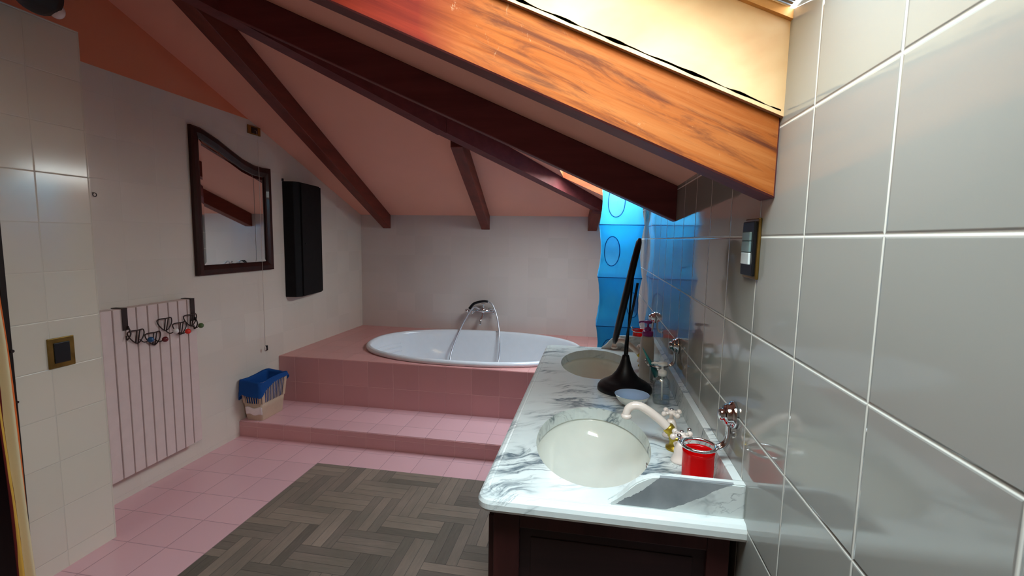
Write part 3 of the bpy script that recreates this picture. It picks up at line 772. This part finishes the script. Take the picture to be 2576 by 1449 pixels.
# ---- ring holders on the wall and their tumblers
def make_ring(y, z, label):
    t = thing('tumbler_holder', label, 'holder', (XR, y, z), 'chrome wall rings for tumblers')
    b = B(); b.lathe([(.03, 0), (.031, -.004), (.029, -.010), (.0235, -.0125), (.0245, -.018), (.021, -.023), (.013, -.025), (.014, -.031), (.009, -.035), (0, -.036)], (XR, y, z), 28, 'X'); b.build('rosette', 'chrome', t)
    b = B(); rz = z - .077; r = .036; cx = XR - .072
    b.tube([(XR - .012, y - .004, z - .018), (XR - .012, y - .004, z - .05), (XR - .016, y - .004, z - .068), (XR - .026, y - .004, z - .077), (cx + r + .004, y - .004, rz)], .0045, 10, smooth_n=4)
    b.tube([(XR - .012, y + .006, z - .018), (XR - .012, y + .006, z - .05), (XR - .016, y + .006, z - .066), (XR - .026, y + .006, z - .075), (cx + r + .004, y + .006, rz)], .0045, 10, smooth_n=4)
    b.build('arm', 'chrome', t)
    b = B(); b.tube([(cx + r * math.cos(a), y + r * math.sin(a), rz) for a in [2 * PI * k / 32 for k in range(32)]], .0038, 10, closed=True)
    b.tube([(cx - r, y, rz), (cx - r - .006, y, rz + .004), (cx - r - .008, y, rz + .012)], .003, 8); b.ball((cx - r - .008, y, rz + .018), .0055, seg=12)
    b.build('ring', 'chrome', t)
    return t
rg = make_ring(1.085, 1.056, 'chrome wall ring with round rosette nearest the camera, around the near red tumbler')
dup(rg, (XR, 1.81, 1.05), 'chrome wall ring holding a clear tumbler with a teal toothpaste tube')
dup(rg, (XR, 2.50, 1.045), 'farthest chrome wall ring, behind the bottle with the purple pump')
def make_tumbler(x, y, z, label):
    b = B(); r = .0335
    b.lathe([(0, 0), (.026, 0), (.031, .004), (.0335, .02), (.0345, .055), (.034, .085), (.0355, .092), (.0345, .093), (.032, .088), (.032, .055), (.031, .02), (.027, .008), (0, .008)], (x, y, z), 32)
    return tag(b.build('tumbler', 'red', org=(x, y, z)), label, 'tumbler', 'translucent red tumblers')
tm = make_tumbler(XR - .072, 1.085, .8745, 'translucent red tumbler under the nearest chrome ring by the near sink')
t2 = tm.copy(); C.objects.link(t2); t2.location = (XR - .077, 2.50, .93); t2['label'] = 'translucent red tumbler in the farthest chrome ring beside the purple pump'
t2.location.z = .8985 - .015
cg = thing('clear_tumbler', 'clear plastic tumbler hanging in the middle chrome wall ring', 'tumbler', (XR - .072, 1.81, .905))
b = B(); b.lathe([(0, 0), (.025, 0), (.0275, .01), (.030, .07), (.0315, .075), (.030, .072), (.0265, .01), (0, .004)], (XR - .072, 1.81, .905), 28); b.build('cup', 'clear', cg)
tp = thing('toothpaste_tube', 'teal toothpaste tube standing in the clear tumbler', 'toothpaste', (XR - .08, 1.81, .909))
b = B(); Rm = Matrix.Translation((XR - .072, 1.81, .93)) @ Matrix.Rotation(-.5, 4, 'Y')
def tb(u, v):
    a = 2 * PI * u; k = v; return Rm @ Vector((.012 * math.cos(a) * (1 - .0 * k) + 0, .022 * math.sin(a), -.012 + .14 * k)) if True else None
def tb2(u, v):
    a = 2 * PI * u
    return Rm @ Vector((.012 * math.cos(a) * (1 - .85 * v), (.014 + .01 * v) * math.sin(a), .0 + .115 * v))
b.grid(tb2, 20, 8, True); b.bm.normal_update(); b.build('tube', 'teal', tp, solid=.001)
b = B(); b.lathe([(0, -.014), (.009, -.014), (.009, .0), (0, .0)], (0, 0, 0), 14)
for v in b.bm.verts: v.co = Rm @ v.co
b.build('cap', 'white_plastic', tp)

# ---- bottles
def pump(b, x, y, z, s=1.0, ang=PI):
    b.lathe([(.0, 0), (.015 * s, 0), (.015 * s, .016 * s), (.009 * s, .02 * s), (.004 * s, .022 * s), (.004 * s, .036 * s), (.016 * s, .037 * s), (.018 * s, .041 * s), (.015 * s, .047 * s), (0, .049 * s)], (x, y, z), 22)
    b.tube([(x, y, z + .042 * s), (x + .028 * s * math.cos(ang), y + .028 * s * math.sin(ang), z + .042 * s), (x + .038 * s * math.cos(ang), y + .038 * s * math.sin(ang), z + .037 * s)], .004 * s, 8)
def squircle(b, x, y, prof, seg=32, e=2.6, k=1.0):
    def ring(r, h): return [b.bm.verts.new((x + r * math.copysign(abs(math.cos(t)) ** (2 / e), math.cos(t)), y + k * r * math.copysign(abs(math.sin(t)) ** (2 / e), math.sin(t)), h)) for t in [2 * PI * q / seg for q in range(seg)]]
    R_ = [ring(r, h) for r, h in prof]
    for A_, B_ in zip(R_, R_[1:]):
        for q in range(seg):
            f = b.bm.faces.new((A_[q], A_[(q + 1) % seg], B_[(q + 1) % seg], B_[q])); f.smooth = True
    b.bm.faces.new(R_[0]); b.bm.faces.new(R_[-1])
z0 = .8745
x, y = .246, 1.668
t = thing('soap_dispenser', 'clear plastic soap dispenser with white pump beside the small bowl', 'soap dispenser', (x, y, z0))
b = B(); squircle(b, x, y, [(.024, z0), (.028, z0 + .003), (.029, z0 + .02), (.0285, z0 + .065), (.024, z0 + .082), (.015, z0 + .095), (.012, z0 + .1)]); b.build('bottle', 'clear', t)
b = B(); squircle(b, x, y, [(.023, z0 + .003), (.0265, z0 + .006), (.0265, z0 + .022)]); b.build('soap', 'clear', t)
b = B(); pump(b, x, y, z0 + .098, 1.0, PI * .9); b.build('pump', 'white_plastic', t)
b = B(); b.tube([(x, y, z0 + .1), (x + .002, y, z0 + .01)], .003, 8); b.build('dip_tube', 'white_plastic', t)
x, y = .222, 1.945
t = thing('lotion_bottle', 'tall pearl grey bottle with purple pump behind the mirror stand', 'bottle', (x, y, z0))
b = B(); squircle(b, x, y, [(.024, z0), (.028, z0 + .004), (.0285, z0 + .06), (.027, z0 + .15), (.024, z0 + .175), (.018, z0 + .183)], e=2.8); b.build('bottle', 'grey_white', t)
b = B(); b.lathe([(.022, 0), (.022, .016), (.018, .02), (.0, .02)], (x, y, z0 + .182), 22); pump(b, x, y, z0 + .198, .95, PI * .95); b.build('pump', 'purple', t)

# ---- bowl
t = thing('small_bowl', 'small china bowl, pale blue inside with tiny flowers outside', 'bowl', (.142, 1.615, z0))
b = B(); b.lathe([(0, 0), (.022, 0), (.024, .003), (.04, .012), (.053, .028), (.0575, .04), (.0585, .0405)], (.142, 1.615, z0), 40, close=False); 
b.build('outer_shell', 'china', t)
b = B(); b.lathe([(.0585, .0405), (.0565, .041), (.051, .029), (.039, .015), (.02, .006), (0, .0055)], (.142, 1.615, z0), 40, close=False); b.build('inner_glaze', 'china_blue', t)

# ---- black standing mirror, seen edge on
x, y = .128, 1.785
t = thing('standing_mirror', 'tall black cosmetic mirror on a flared round foot, seen edge on between the sinks', 'mirror', (x, y, z0))
b = B(); b.lathe([(0, 0), (.098, 0), (.102, .004), (.101, .014), (.094, .024), (.086, .027), (.082, .032), (.07, .038), (.05, .052), (.034, .072), (.023, .095), (.016, .118), (.012, .135), (0, .138)], (x, y, z0), 48); b.build('foot', 'black_plastic', t)
b = B()
b.tube([(x - .004, y, z0 + .13), (x - .006, y - .04, z0 + .18), (x + .0, y - .10, z0 + .27), (x + .012, y - .125, z0 + .36), (x + .02, y - .125, z0 + .42)], .0042, 10, smooth_n=5)
b.tube([(x + .004, y, z0 + .13), (x + .008, y + .04, z0 + .18), (x + .014, y + .10, z0 + .27), (x + .02, y + .125, z0 + .36), (x + .024, y + .125, z0 + .42)], .0042, 10, smooth_n=5)
b.build('fork', 'black_plastic', t)
mc = Vector((.122, y, 1.25)); Rm = Matrix.Translation(mc) @ Matrix.Rotation(math.radians(11), 4, 'Y') @ Matrix.Rotation(math.radians(-4), 4, 'Z')
b = B(); a_, b_ = .122, .202
pr = [(0, -.013), (.6, -.013), (.93, -.011), (1.0, -.005), (1.0, .005), (.93, .010), (.86, .009), (.85, .005), (0, .005)]
def lathe_oval(b, pr, a_, b_, Rm, seg=48):
    rings = []
    for r, h in pr:
        if r == 0: rings.append([b.bm.verts.new(Rm @ Vector((h, 0, 0)))])
        else: rings.append([b.bm.verts.new(Rm @ Vector((h, r * a_ * math.cos(2 * PI * k / seg), r * b_ * math.sin(2 * PI * k / seg)))) for k in range(seg)])
    for A_, B_ in zip(rings, rings[1:]):
        for k in range(seg):
            q = [A_[k % len(A_)], A_[(k + 1) % seg % len(A_)], B_[(k + 1) % seg % len(B_)], B_[k % len(B_)]]; u = []
            for v in q:
                if v not in u: u.append(v)
            f = b.bm.faces.new(u); f.smooth = True
lathe_oval(b, pr, a_, b_, Rm); b.build('mirror_frame', 'black_plastic', t)
b = B(); lathe_oval(b, [(0, .0052), (.85, .0055), (.85, .007), (0, .0072)], a_, b_, Rm); b.build('mirror_glass', 'mirror', t)

# ================================================================== RIGHT WALL SWITCH
t = thing('wall_switch', 'brass framed black light switch with pale rockers on the right wall', 'switch', (XR, 1.04, 1.42))
b = B(); b.box(XR - .006, XR, .997, 1.083, 1.366, 1.488, .002); b.build('frame', 'brass', t)
b = B(); b.box(XR - .012, XR - .005, 1.004, 1.077, 1.372, 1.482, .002); b.build('plate', 'black_plastic', t)
for z_, z2, m_ in ((1.443, 1.461, 'switch_grey'), (1.42, 1.442, 'switch_grey'), (1.395, 1.419, 'switch_white')):
    b = B(); b.box(XR - .016, XR - .011, 1.016, 1.066, z_, z2, .0015); o = b.build('rocker', m_, t)
    if m_ == 'switch_white': o['label'] = 'pale raised rocker'

# ================================================================== HANGING ORGANISER
ox, oy, ow = .158, 3.14, .27
t = thing('hanging_organiser', 'sky blue fabric hanging organiser with round openings in the far right corner', 'organiser', (ox, oy, 1.83))
tiers = [1.86, 1.534, 1.205, .893, .57]
cols = ['organiser'] * 4
def sq_ring(b, z, w, r=.003):
    b.tube([(ox - w, oy - w, z), (ox + w, oy - w, z), (ox + w, oy + w, z), (ox - w, oy + w, z)], r, 8, closed=True)
holes = [(.35, .45, .22, .3), (.28, .5, .2, .28), (.86, .45, .14, .25), (.3, .45, .2, .28)]
for k in range(4):
    zt, zb = tiers[k], tiers[k + 1]; hw = ow / 2
    b = B(); nu, nv = 28, 26
    # four concave sides; the front one has an oval opening
    def side(f):
        def fn(u, v):
            z = zb + (zt - zb) * v
            if k == 0: z = min(z, zmain(min(ox + hw, .3)) + .0 + 0 * u) if False else z
            pinch = .02 * math.sin(PI * v) + .006 * math.sin(PI * u) * math.sin(PI * v)
            w = hw - pinch * .8; s_ = -w + 2 * w * u
            ins = w - .018 * math.sin(PI * u) * math.sin(PI * v)
            wr = .0035 * noise.noise(Vector((u * 5, v * 6, f * 3 + k * 7)))
            ins += wr
            return Vector([(ox + s_, oy - ins, z), (ox + ins, oy + s_, z), (ox - s_, oy + ins, z), (ox - ins, oy - s_, z)][f])
        return fn
    for f in range(4):
        g = B(); g.grid(side(f), nu, nv)
        if f == 0 or (f == 3 and k % 2 == 0):
            hu, hv, ru, rv = holes[k] if f == 0 else (.5, .5, .25, .28)
            dele = []
            fn = side(f)
            # cut an oval opening by removing faces, then snap its rim to a true ellipse
            for i in range(nu - 1):
                for j in range(nv - 1):
                    uc, vc = (i + .5) / (nu - 1), (j + .5) / (nv - 1)
                    if ((uc - hu) / ru) ** 2 + ((vc - hv) / rv) ** 2 < 1: dele.append(i * (nv - 1) + j)
            g.bm.faces.ensure_lookup_table(); g.bm.verts.ensure_lookup_table()
            idx = {v: n_ for n_, v in enumerate(g.bm.verts)}
            bmesh.ops.delete(g.bm, geom=[g.bm.faces[n_] for n_ in dele], context='FACES_ONLY')
            for v in g.bm.verts:
                n_ = idx[v]; i, j = divmod(n_, nv); uc, vc = i / (nu - 1), j / (nv - 1)
                d = math.hypot((uc - hu) / ru, (vc - hv) / rv)
                if any(e.is_boundary for e in v.link_edges) and d < 1.25 and 0 < i < nu - 1 and d > .5:
                    un = hu + (uc - hu) / d; vn = hv + (vc - hv) / d; v.co = fn(un, vn)
            bmesh.ops.delete(g.bm, geom=[v for v in g.bm.verts if not v.link_faces], context='VERTS')
        b.merge(g.bm)
    o = b.build('tier', 'organiser', t, fix=False)
    if k == 0:
        pass
    b = B(); b.tube([side(0)(holes[k][0] + holes[k][2] * math.cos(a), holes[k][1] + holes[k][3] * math.sin(a)) for a in [2 * PI * q_ / 36 for q_ in range(36)]], .0028, 6, closed=True)
    b.build('opening_rim', 'organiser_trim', o)
    g = B(); fn = side(0)
    def net(u, v):
        a = 2 * PI * u
        return fn(holes[k][0] + holes[k][2] * v * math.cos(a), holes[k][1] + holes[k][3] * v * math.sin(a)) + Vector((0, .012 * (1 - v), 0))
    g.grid(net, 36, 5, True); g.build('opening_net', 'organiser_mesh', o, fix=False)
for z in tiers:
    b = B(); 
    w = ow / 2
    sq_ring(b, z, w, .0035); b.build('wire_ring', 'organiser_trim', t)
    if z < 1.8:
        b = B(); b.add([(ox - w, oy - w, z), (ox + w, oy - w, z), (ox + w, oy + w, z), (ox - w, oy + w, z)], [(0, 1, 2, 3)]); b.build('shelf', 'organiser', t)

# ================================================================== LEFT WALL THINGS
# radiator
rx0, rx1, ry0, ry1, rz0, rz1 = -2.455, -2.375, 1.885, 2.45, .158, 1.046
t = thing('radiator', 'ivory column radiator with nine flat panels on the left wall', 'radiator', (-2.415, 2.165, rz0))
pw = (ry1 - ry0) / 9
for k in range(9):
    y0 = ry0 + k * pw
    b = B(); b.box(rx0 + .015, rx1, y0 + .0035, y0 + pw - .0035, rz0, rz1, .003)
    b.build('panel', 'radiator', t)
for zz in (rz0 + .05, rz1 - .05):
    b = B(); b.tube([(rx0 + .03, ry0 + .002, zz), (rx0 + .03, ry1 - .002, zz)], .014); b.build('manifold', 'radiator', t)
b = B(); b.box(rx0 + .05, rx1 - .012, ry0 + .006, ry1 - .006, rz0 + .006, rz1 - .006); o = b.build('seam_shade', 'black_hole', t); o['label'] = 'black sheet painting the shade between the panels'  # black sheet added behind the panels to paint shade into their gaps
for yb_ in (ry0 + .1, ry1 - .13):
    b = B(); b.box(rx0 - .004, rx0 + .02, yb_, yb_ + .03, rz1 - .2, rz1 - .1); b.build('bracket', 'radiator', t)
# hook rack hung over it
fx = rx1 + .004
t = thing('hook_rack', 'dark wire hook rack with coloured balls hung over the radiator top', 'hook rack', (fx, 2.2, rz1))
for y_ in (2.005, 2.42):
    b = B()
    zb = .935 if y_ < 2.2 else .915
    b.box(rx0 + .02, fx + .004, y_ - .014, y_ + .014, rz1 + .001, rz1 + .004); b.box(fx, fx + .003, y_ - .014, y_ + .014, zb, rz1 + .004); b.build('over_strap', 'wire', t)
    b = B(); b.tube([(fx + .005, y_ + .01, zb + .02), (fx + .02, y_ + .01, zb - .02), (fx + .012, y_ - .005, zb - .05), (fx + .004, y_, zb - .03)], .0035, 8, smooth_n=4); b.build('coil', 'wire', t)
cells = [(2.055, .895, .0), (2.15, .865, .0), (2.225, .93, .0), (2.32, .89, 0), (2.395, .925, 0)]
b = B()
for (yc, zc, _) in cells:
    w, h = .042, .028
    b.tube([(fx + .005, yc - w, zc + h), (fx + .02, yc, zc + h + .004), (fx + .005, yc + w, zc + h), (fx + .005, yc + w, zc - h * .2), (fx + .006, yc + .006, zc - h - .012), (fx + .005, yc - w + .008, zc - h * .2)], .003, 8, closed=True, smooth_n=5)
    b.tube([(fx + .018, yc - .006, zc + h), (fx + .006, yc - .004, zc - h - .01)], .003, 8); b.tube([(fx + .018, yc + .012, zc + h), (fx + .006, yc + .008, zc - h - .01)], .003, 8)
b.build('wire_scrolls', 'wire', t)
for (yb_, zb_, m_) in ((2.10, .868, 'ball_blue'), (2.185, .852, 'ball_maroon'), (2.335, .868, 'ball_red'), (2.428, .885, 'ball_green'), (2.255, .885, 'ball_white')):
    b = B(); b.ball((fx + .045, yb_, zb_), .0155); o = b.build('ball_knob', m_, t); o['label'] = m_.split('_')[1] + ' ball'
    b2 = B(); b2.tube([(fx + .004, yb_ - .025, zb_ + .005), (fx + .02, yb_ - .015, zb_ - .012), (fx + .04, yb_, zb_ - .002)], .0028, 8, smooth_n=4); b2.build('hook_wire', 'wire', t)

# big mirror with wavy top
t = thing('wall_mirror', 'large wall mirror in a dark wooden frame with a wavy sloping top', 'mirror', (XL, 2.9, 1.17))
my0, my1, mz0, zl, zr = 2.545, 3.252, 1.172, 2.093, 1.925
TOPK = [(0, 2.095), (.11, 2.09), (.3, 2.046), (.45, 2.0), (.6, 1.957), (.76, 1.93), (.88, 1.926), (1, 1.93)]
def topz(u, ins=0):                      # u 0..1 from the near side to the far side
    for (a, za), (c2, zc) in zip(TOPK, TOPK[1:]):
        if u <= c2 + 1e-6:
            f_ = (u - a) / (c2 - a); return za + (zc - za) * f_
    return TOPK[-1][1]
n = 30; fw = .062
def ring_pts(ins, x):
    P = []
    for k in range(n + 1):
        u = k / n; y = my0 + ins + (my1 - my0 - 2 * ins) * u; P.append((x, y, topz((y - my0) / (my1 - my0)) - ins * 1.05))
    return [(x, my0 + ins, mz0 + ins)] + P + [(x, my1 - ins, mz0 + ins)]
b = B(); L = [ring_pts(0, XL + .001), ring_pts(0, XL + .022), ring_pts(.012, XL + .032), ring_pts(.035, XL + .03), ring_pts(fw - .008, XL + .02), ring_pts(fw, XL + .014), ring_pts(fw, XL + .001)]
R_ = [[b.bm.verts.new(p) for p in r] for r in L]; N = len(R_[0])
for A_, B_ in zip(R_, R_[1:]):
    for k in range(N): b.bm.faces.new((A_[k], A_[(k + 1) % N], B_[(k + 1) % N], B_[k]))
b.build('mirror_frame', 'frame_wood', t)
b = B(); L = [ring_pts(fw - .004, XL + .007), ring_pts(fw + .022, XL + .0105)]
R_ = [[b.bm.verts.new(p) for p in r] for r in L]
for k in range(N): b.bm.faces.new((R_[0][k], R_[0][(k + 1) % N], R_[1][(k + 1) % N], R_[1][k]))
b.bm.faces.new(R_[1]); b.build('mirror_glass', 'mirror', t)

# tall black cabinet
y0, y1, z0_, z1_, d_ = 3.41, 3.85, .935, 1.86, .10
t = thing('wall_cabinet', 'tall narrow black cabinet with angled front on the left wall', 'cabinet', (XL, 3.6, z0_))
P = [(XL, y0), (XL + .085, y0 + .015), (XL + d_ + .01, y0 + .06), (XL + .06, y1 - .02), (XL, y1 - .02)]
b = B(); b.prism([(x, y, z0_) for x, y in P], (0, 0, z1_ - z0_)); bmesh.ops.bevel(b.bm, geom=b.bm.edges[:], offset=.003, segments=1, affect='EDGES'); b.build('body', 'black_wood', t)
b = B(); p0 = Vector((XL + d_ + .011, y0 + .065, z0_ + .012)); p1 = Vector((XL + .065, y1 - .03, z0_ + .012)); nn = (p1 - p0).cross(Vector((0, 0, 1))).normalized() 
if nn.x < 0: nn = -nn
b.prism([p0, p1, p1 + nn * .012, p0 + nn * .012], (0, 0, z1_ - z0_ - .024)); dr = b.build('door', 'black_wood', t)
b = B(); b.ball(tuple(p0 + (p1 - p0) * .12 + nn * .016 + Vector((0, 0, .42))), .006, seg=10); b.build('door_knob', 'black_plastic', dr)
b = B(); b.tube([(XL + .005, y0 + .004, z1_), (XL + .005, y0 + .004, z1_ + .02)], .008, 8); b.build('hanging_eye', 'black_plastic', t)

# alarm plate and pull cord
t = thing('alarm_plate', 'small brass plate high on the left wall with a hanging pull cord', 'socket plate', (XL, 3.115, 2.18))
b = B(); b.box(XL, XL + .008, 3.05, 3.178, 2.152, 2.212, .002); b.build('plate', 'brass', t)
b = B(); b.box(XL + .007, XL + .011, 3.085, 3.145, 2.16, 2.204, .001); b.build('insert', 'black_hole', t)
b = B(); b.tube([(XL + .012, 3.11, 2.185), (XL + .026, 3.112, 2.175), (XL + .034, 3.112, 2.12), (XL + .034, 3.105, .60)], .0014, 6)
cd = b.build('pull_cord', 'cord', t)
b = B(); b.lathe([(0, 0), (.006, .004), (.007, .02), (.003, .034), (0, .036)], (XL + .034, 3.105, .565), 12); b.build('cord_bell', 'cord', cd)
b = B(); b.box(XL, XL + .012, 3.145, 3.165, .553, .592, .003); tag(b.build('wall_stopper', 'black_plastic'), 'small black plastic piece on the left wall above the waste bin', 'stopper')
# little wall hook
t = thing('wall_hook', 'tiny dark ring hook on the left wall beside the boxed corner', 'hook', (XL, 1.965, 1.62))
b = B(); b.tube([(XL + .012 + .0 * a, 1.965 + .009 * math.cos(a), 1.62 + .009 * math.sin(a)) for a in [2 * PI * k / 14 for k in range(14)]], .002, 6, closed=True); b.build('ring', 'wire', t)
b = B(); b.tube([(XL, 1.965, 1.629), (XL + .013, 1.965, 1.629)], .002, 6); b.build('pin', 'wire', t)
# switch on boxed wall
t = thing('wall_switch', 'square brass framed dark switch on the boxed wall beside the curtain', 'switch', (SX, 1.57, .935))
b = B(); b.box(SX, SX + .008, 1.522, 1.622, .872, .998, .003); b.build('frame', 'brass', t)
b = B(); b.box(SX + .006, SX + .012, 1.542, 1.602, .892, .978, .003); b.build('rocker', 'black_hole', t)

# spotlight above boxed wall
t = thing('wall_lamp', 'black lamp with a bare white bulb on top of the boxed wall', 'lamp', (-2.12, 1.5, 2.28))
b = B(); b.lathe([(.0, -.14), (.022, -.14), (.03, -.11), (.045, -.06), (.07, 0), (.078, .03), (.074, .03), (.066, .0), (.04, -.06), (0, -.1)], (-2.10, 1.52, 2.325), 28, rot=Matrix.Rotation(.5, 3, 'Z') @ Matrix.Rotation(math.radians(112), 3, 'X') @ Matrix.Rotation(PI, 3, 'X'))
b.build('shade', 'black_plastic', t)
b = B(); b.ball((-2.096, 1.592, 2.29), .026, (1, 1, 1.1)); b.tube([(-2.096, 1.592, 2.30), (-2.10, 1.55, 2.33)], .016); b.build('bulb', 'bulb', t)
b = B(); b.tube([(-2.13, 1.47, 2.34), (-2.2, 1.44, 2.33), (-2.24, 1.44, 2.279)], .008, 10, smooth_n=4); b.lathe([(.04, 0), (.04, .01), (0, .012)], (-2.24, 1.44, 2.2785), 20); b.build('arm', 'black_plastic', t)

# curtain in the doorway
b = B()
def cf(u, v):
    z = .03 + 2.05 * v
    yr = 1.403 - .03 * (z / 1.2) ** 1.7; yl = 1.338 - .02 * z - (.2 * max(0, z - 1.0) ** 1.5)
    yy = yl + (yr - yl) * u
    return Vector((SX + .03 + .014 * math.sin(u * 11 + v * 1.5) + .006 * math.sin(v * 9 + u * 4), yy, z))
b.grid(cf, 40, 40, uv=True); cu = thing('door_curtain', 'gathered door curtain striped in orange, cream and gold at the left edge', 'curtain', (SX, 1.34, 0))
b.build('cloth', 'curtain', cu, solid=.003, fix=False)
b = B(); b.tube([(SX + .035, .42, 2.1), (SX + .035, 1.402, 2.1)], .009, 10); b.build('rod', 'wire', cu)

# ================================================================== WASTE BIN
t = thing('waste_bin', 'beige slatted plastic waste bin on the step by the left wall', 'bin', (-2.36, 3.0, .112))
bx, by = -2.365, 3.0
def rr(w, d, z, seg=6, r=.02):
    P = []
    for cx, cy, a0 in ((w - r, d - r, 0), (-w + r, d - r, PI / 2), (-w + r, -d + r, PI), (w - r, -d + r, 1.5 * PI)):
        for k in range(seg + 1):
            a = a0 + PI / 2 * k / seg; P.append((bx + cx + r * math.cos(a), by + cy + r * math.sin(a), z))
    return P
zb, zt = .112, .40
def binw(z): f = (z - zb) / (zt - zb); return .066 + .022 * f, .112 + .034 * f
def shell(b, zs, ins=0):
    R_ = []
    for z in zs:
        w, d = binw(z); R_.append([b.bm.verts.new(p) for p in rr(w - ins, d - ins, z)])
    for A_, B_ in zip(R_, R_[1:]):
        for k in range(len(A_)): 
            f = b.bm.faces.new((A_[k], A_[(k + 1) % len(A_)], B_[(k + 1) % len(B_)], B_[k])); f.smooth = True
    return R_
b = B(); R_ = shell(b, [zb, zb + .005, .2, .238]); b.bm.faces.new(R_[0]); b.build('lower_tub', 'bin', t, solid=.004)
b = B(); shell(b, [.378, .40]); 
w0, d0 = binw(.238); w1_, d1_ = binw(.38)
b.build('top_band', 'bin', t, solid=.004)
b = B()
for s_ in (-1, 1):
    for k in range(15):
        u = -1 + 2 * k / 14
        ww = .012 if k in (0, 14) else .0025
        b.prism([(bx + s_ * w0 - .002, by + u * (d0 - .016) - ww, .236), (bx + s_ * w0 - .002, by + u * (d0 - .016) + ww, .236), (bx + s_ * w1_ - .002, by + u * (d1_ - .016) + ww, .38), (bx + s_ * w1_ - .002, by + u * (d1_ - .016) - ww, .38)], (.004, 0, 0))
    for k in range(8):
        u = -1 + 2 * k / 7; ww = .01 if k in (0, 7) else .0025
        b.prism([(bx + u * (w0 - .014) - ww, by + s_ * d0 - .002, .236), (bx + u * (w0 - .014) + ww, by + s_ * d0 - .002, .236), (bx + u * (w1_ - .014) + ww, by + s_ * d1_ - .002, .38), (bx + u * (w1_ - .014) - ww, by + s_ * d1_ - .002, .38)], (0, .004, 0))
b.build('slats', 'bin', t)
t = thing('bin_liner', 'blue plastic bag lining the waste bin and folded over its rim', 'bin bag', (bx, by, .25))
b = B()
P0 = rr(.086, .146, 0); N = len(P0)
def lf(u, v):
    k = u * N; i = int(k) % N; p = Vector(P0[i]).lerp(Vector(P0[(i + 1) % N]), k - int(k)); a = math.atan2(p.y - by, p.x - bx)
    if v < .55:
        f = v / .55; z = .16 + (.412 - .16) * f; w, d = binw(z); s = (w - .008) / .088
        s2 = (d - .008) / .146
        q = Vector((bx + (p.x - bx) * s, by + (p.y - by) * s2, z))
    else:
        f = (v - .55) / .45; drop = .05 + .085 * max(0, -math.sin(a + .45)) ** 1.5 + .022 * math.sin(a * 5 + 1) + .01 * math.sin(a * 11)
        z = .413 + .006 * math.sin(a * 3 + 1) - drop * f; o_ = 1.02 + .13 * f ** .7 + .025 * math.sin(a * 9 + f * 3) * f
        q = Vector((bx + (p.x - bx) * (o_ if p.x > bx else 1.0 + .02 * f), by + (p.y - by) * o_, z))
    q += Vector((.003 * noise.noise(q * 40), .004 * noise.noise(q * 37 + Vector((5, 0, 0))), .004 * noise.noise(q * 30)))
    return q
b.grid(lf, 96, 22, True); b.build('bag', 'liner', t, fix=False)
b = B()
def pf(u, v):
    z = .155 + .055 * v + .006 * math.sin(u * 9); w, d = binw(z)
    x_ = bx - w + .015 + (2 * w - .012) * u
    return Vector((x_, by - d - .006 - .003 * noise.noise(Vector((u * 5, v * 5, 0))), z))
b.grid(pf, 16, 8); tag(b.build('tissue_strip', 'paper', solid=.004, fix=False), 'white tissue paper stuck to the lower end of the waste bin', 'tissue')

# ================================================================== PARQUET MAT
b = B(); b.box(-1.68, .2, -1.0, 2.585, .0, .008, .002); pm = tag(b.build('parquet_mat', 'parquet'), 'worn grey brown herringbone wood mat lying over the pink floor tiles', 'mat')

# ================================================================== LIGHT
w = bpy.data.worlds.new('sky'); bpy.context.scene.world = w; w.use_nodes = True
nt = w.node_tree; bg = nt.nodes['Background']
tc = nt.nodes.new('ShaderNodeTexCoord'); sp = nt.nodes.new('ShaderNodeSeparateXYZ'); nt.links.new(tc.outputs['Generated'], sp.inputs[0])
rp = nt.nodes.new('ShaderNodeValToRGB'); nt.links.new(sp.outputs[2], rp.inputs[0])
rp.color_ramp.elements[0].color = (.95, .99, .95, 1); rp.color_ramp.elements[1].color = (.78, .93, 1, 1)
nt.links.new(rp.outputs[0], bg.inputs[0]); bg.inputs[1].default_value = 29.0
ang = math.atan(SM)
for n_, (x0, x1, y0, y1) in ((1, (-.43, .31, .33, .90)), (2, (-.24, .26, 2.89, 3.77))):
    L = bpy.data.lights.new('sky_portal', 'AREA'); L.shape = 'RECTANGLE'; L.size = (x1 - x0) / math.cos(ang); L.size_y = y1 - y0
    L.cycles.is_portal = True
    o = bpy.data.objects.new('sky_portal', L); C.objects.link(o)
    xm = (x0 + x1) / 2; o.location = (xm, (y0 + y1) / 2, zmain(xm) + TH + .07); o.rotation_euler = (0, ang, 0)

# ================================================================== CAMERA
cam = bpy.data.cameras.new('camera'); co = bpy.data.objects.new('camera', cam); C.objects.link(co)
f, cx, cy = 1182.0, 1288.0, 724.5
def crv(px, py): return Vector((px - cx, -(py - cy), -f))
yv = crv(1498, 603).normalized(); xv = -crv(-5500, 485); xv = (xv - yv * xv.dot(yv)).normalized(); zv = xv.cross(yv)
co.matrix_world = Matrix.Translation((0, 0, H)) @ Matrix((xv, yv, zv)).to_4x4()
cam.sensor_width = 36; cam.lens = 36 * f / 2576; cam.clip_start = .02
sc = bpy.context.scene; sc.camera = co
sc.view_settings.view_transform = 'Standard'; sc.view_settings.look = 'None'; sc.view_settings.gamma = 1
sc.view_settings.exposure = 0.0
sc.cycles.max_bounces = 16; sc.cycles.diffuse_bounces = 10; sc.cycles.glossy_bounces = 6; sc.cycles.transparent_max_bounces = 16; sc.cycles.transmission_bounces = 10
sc.cycles.caustics_reflective = False; sc.cycles.caustics_refractive = False
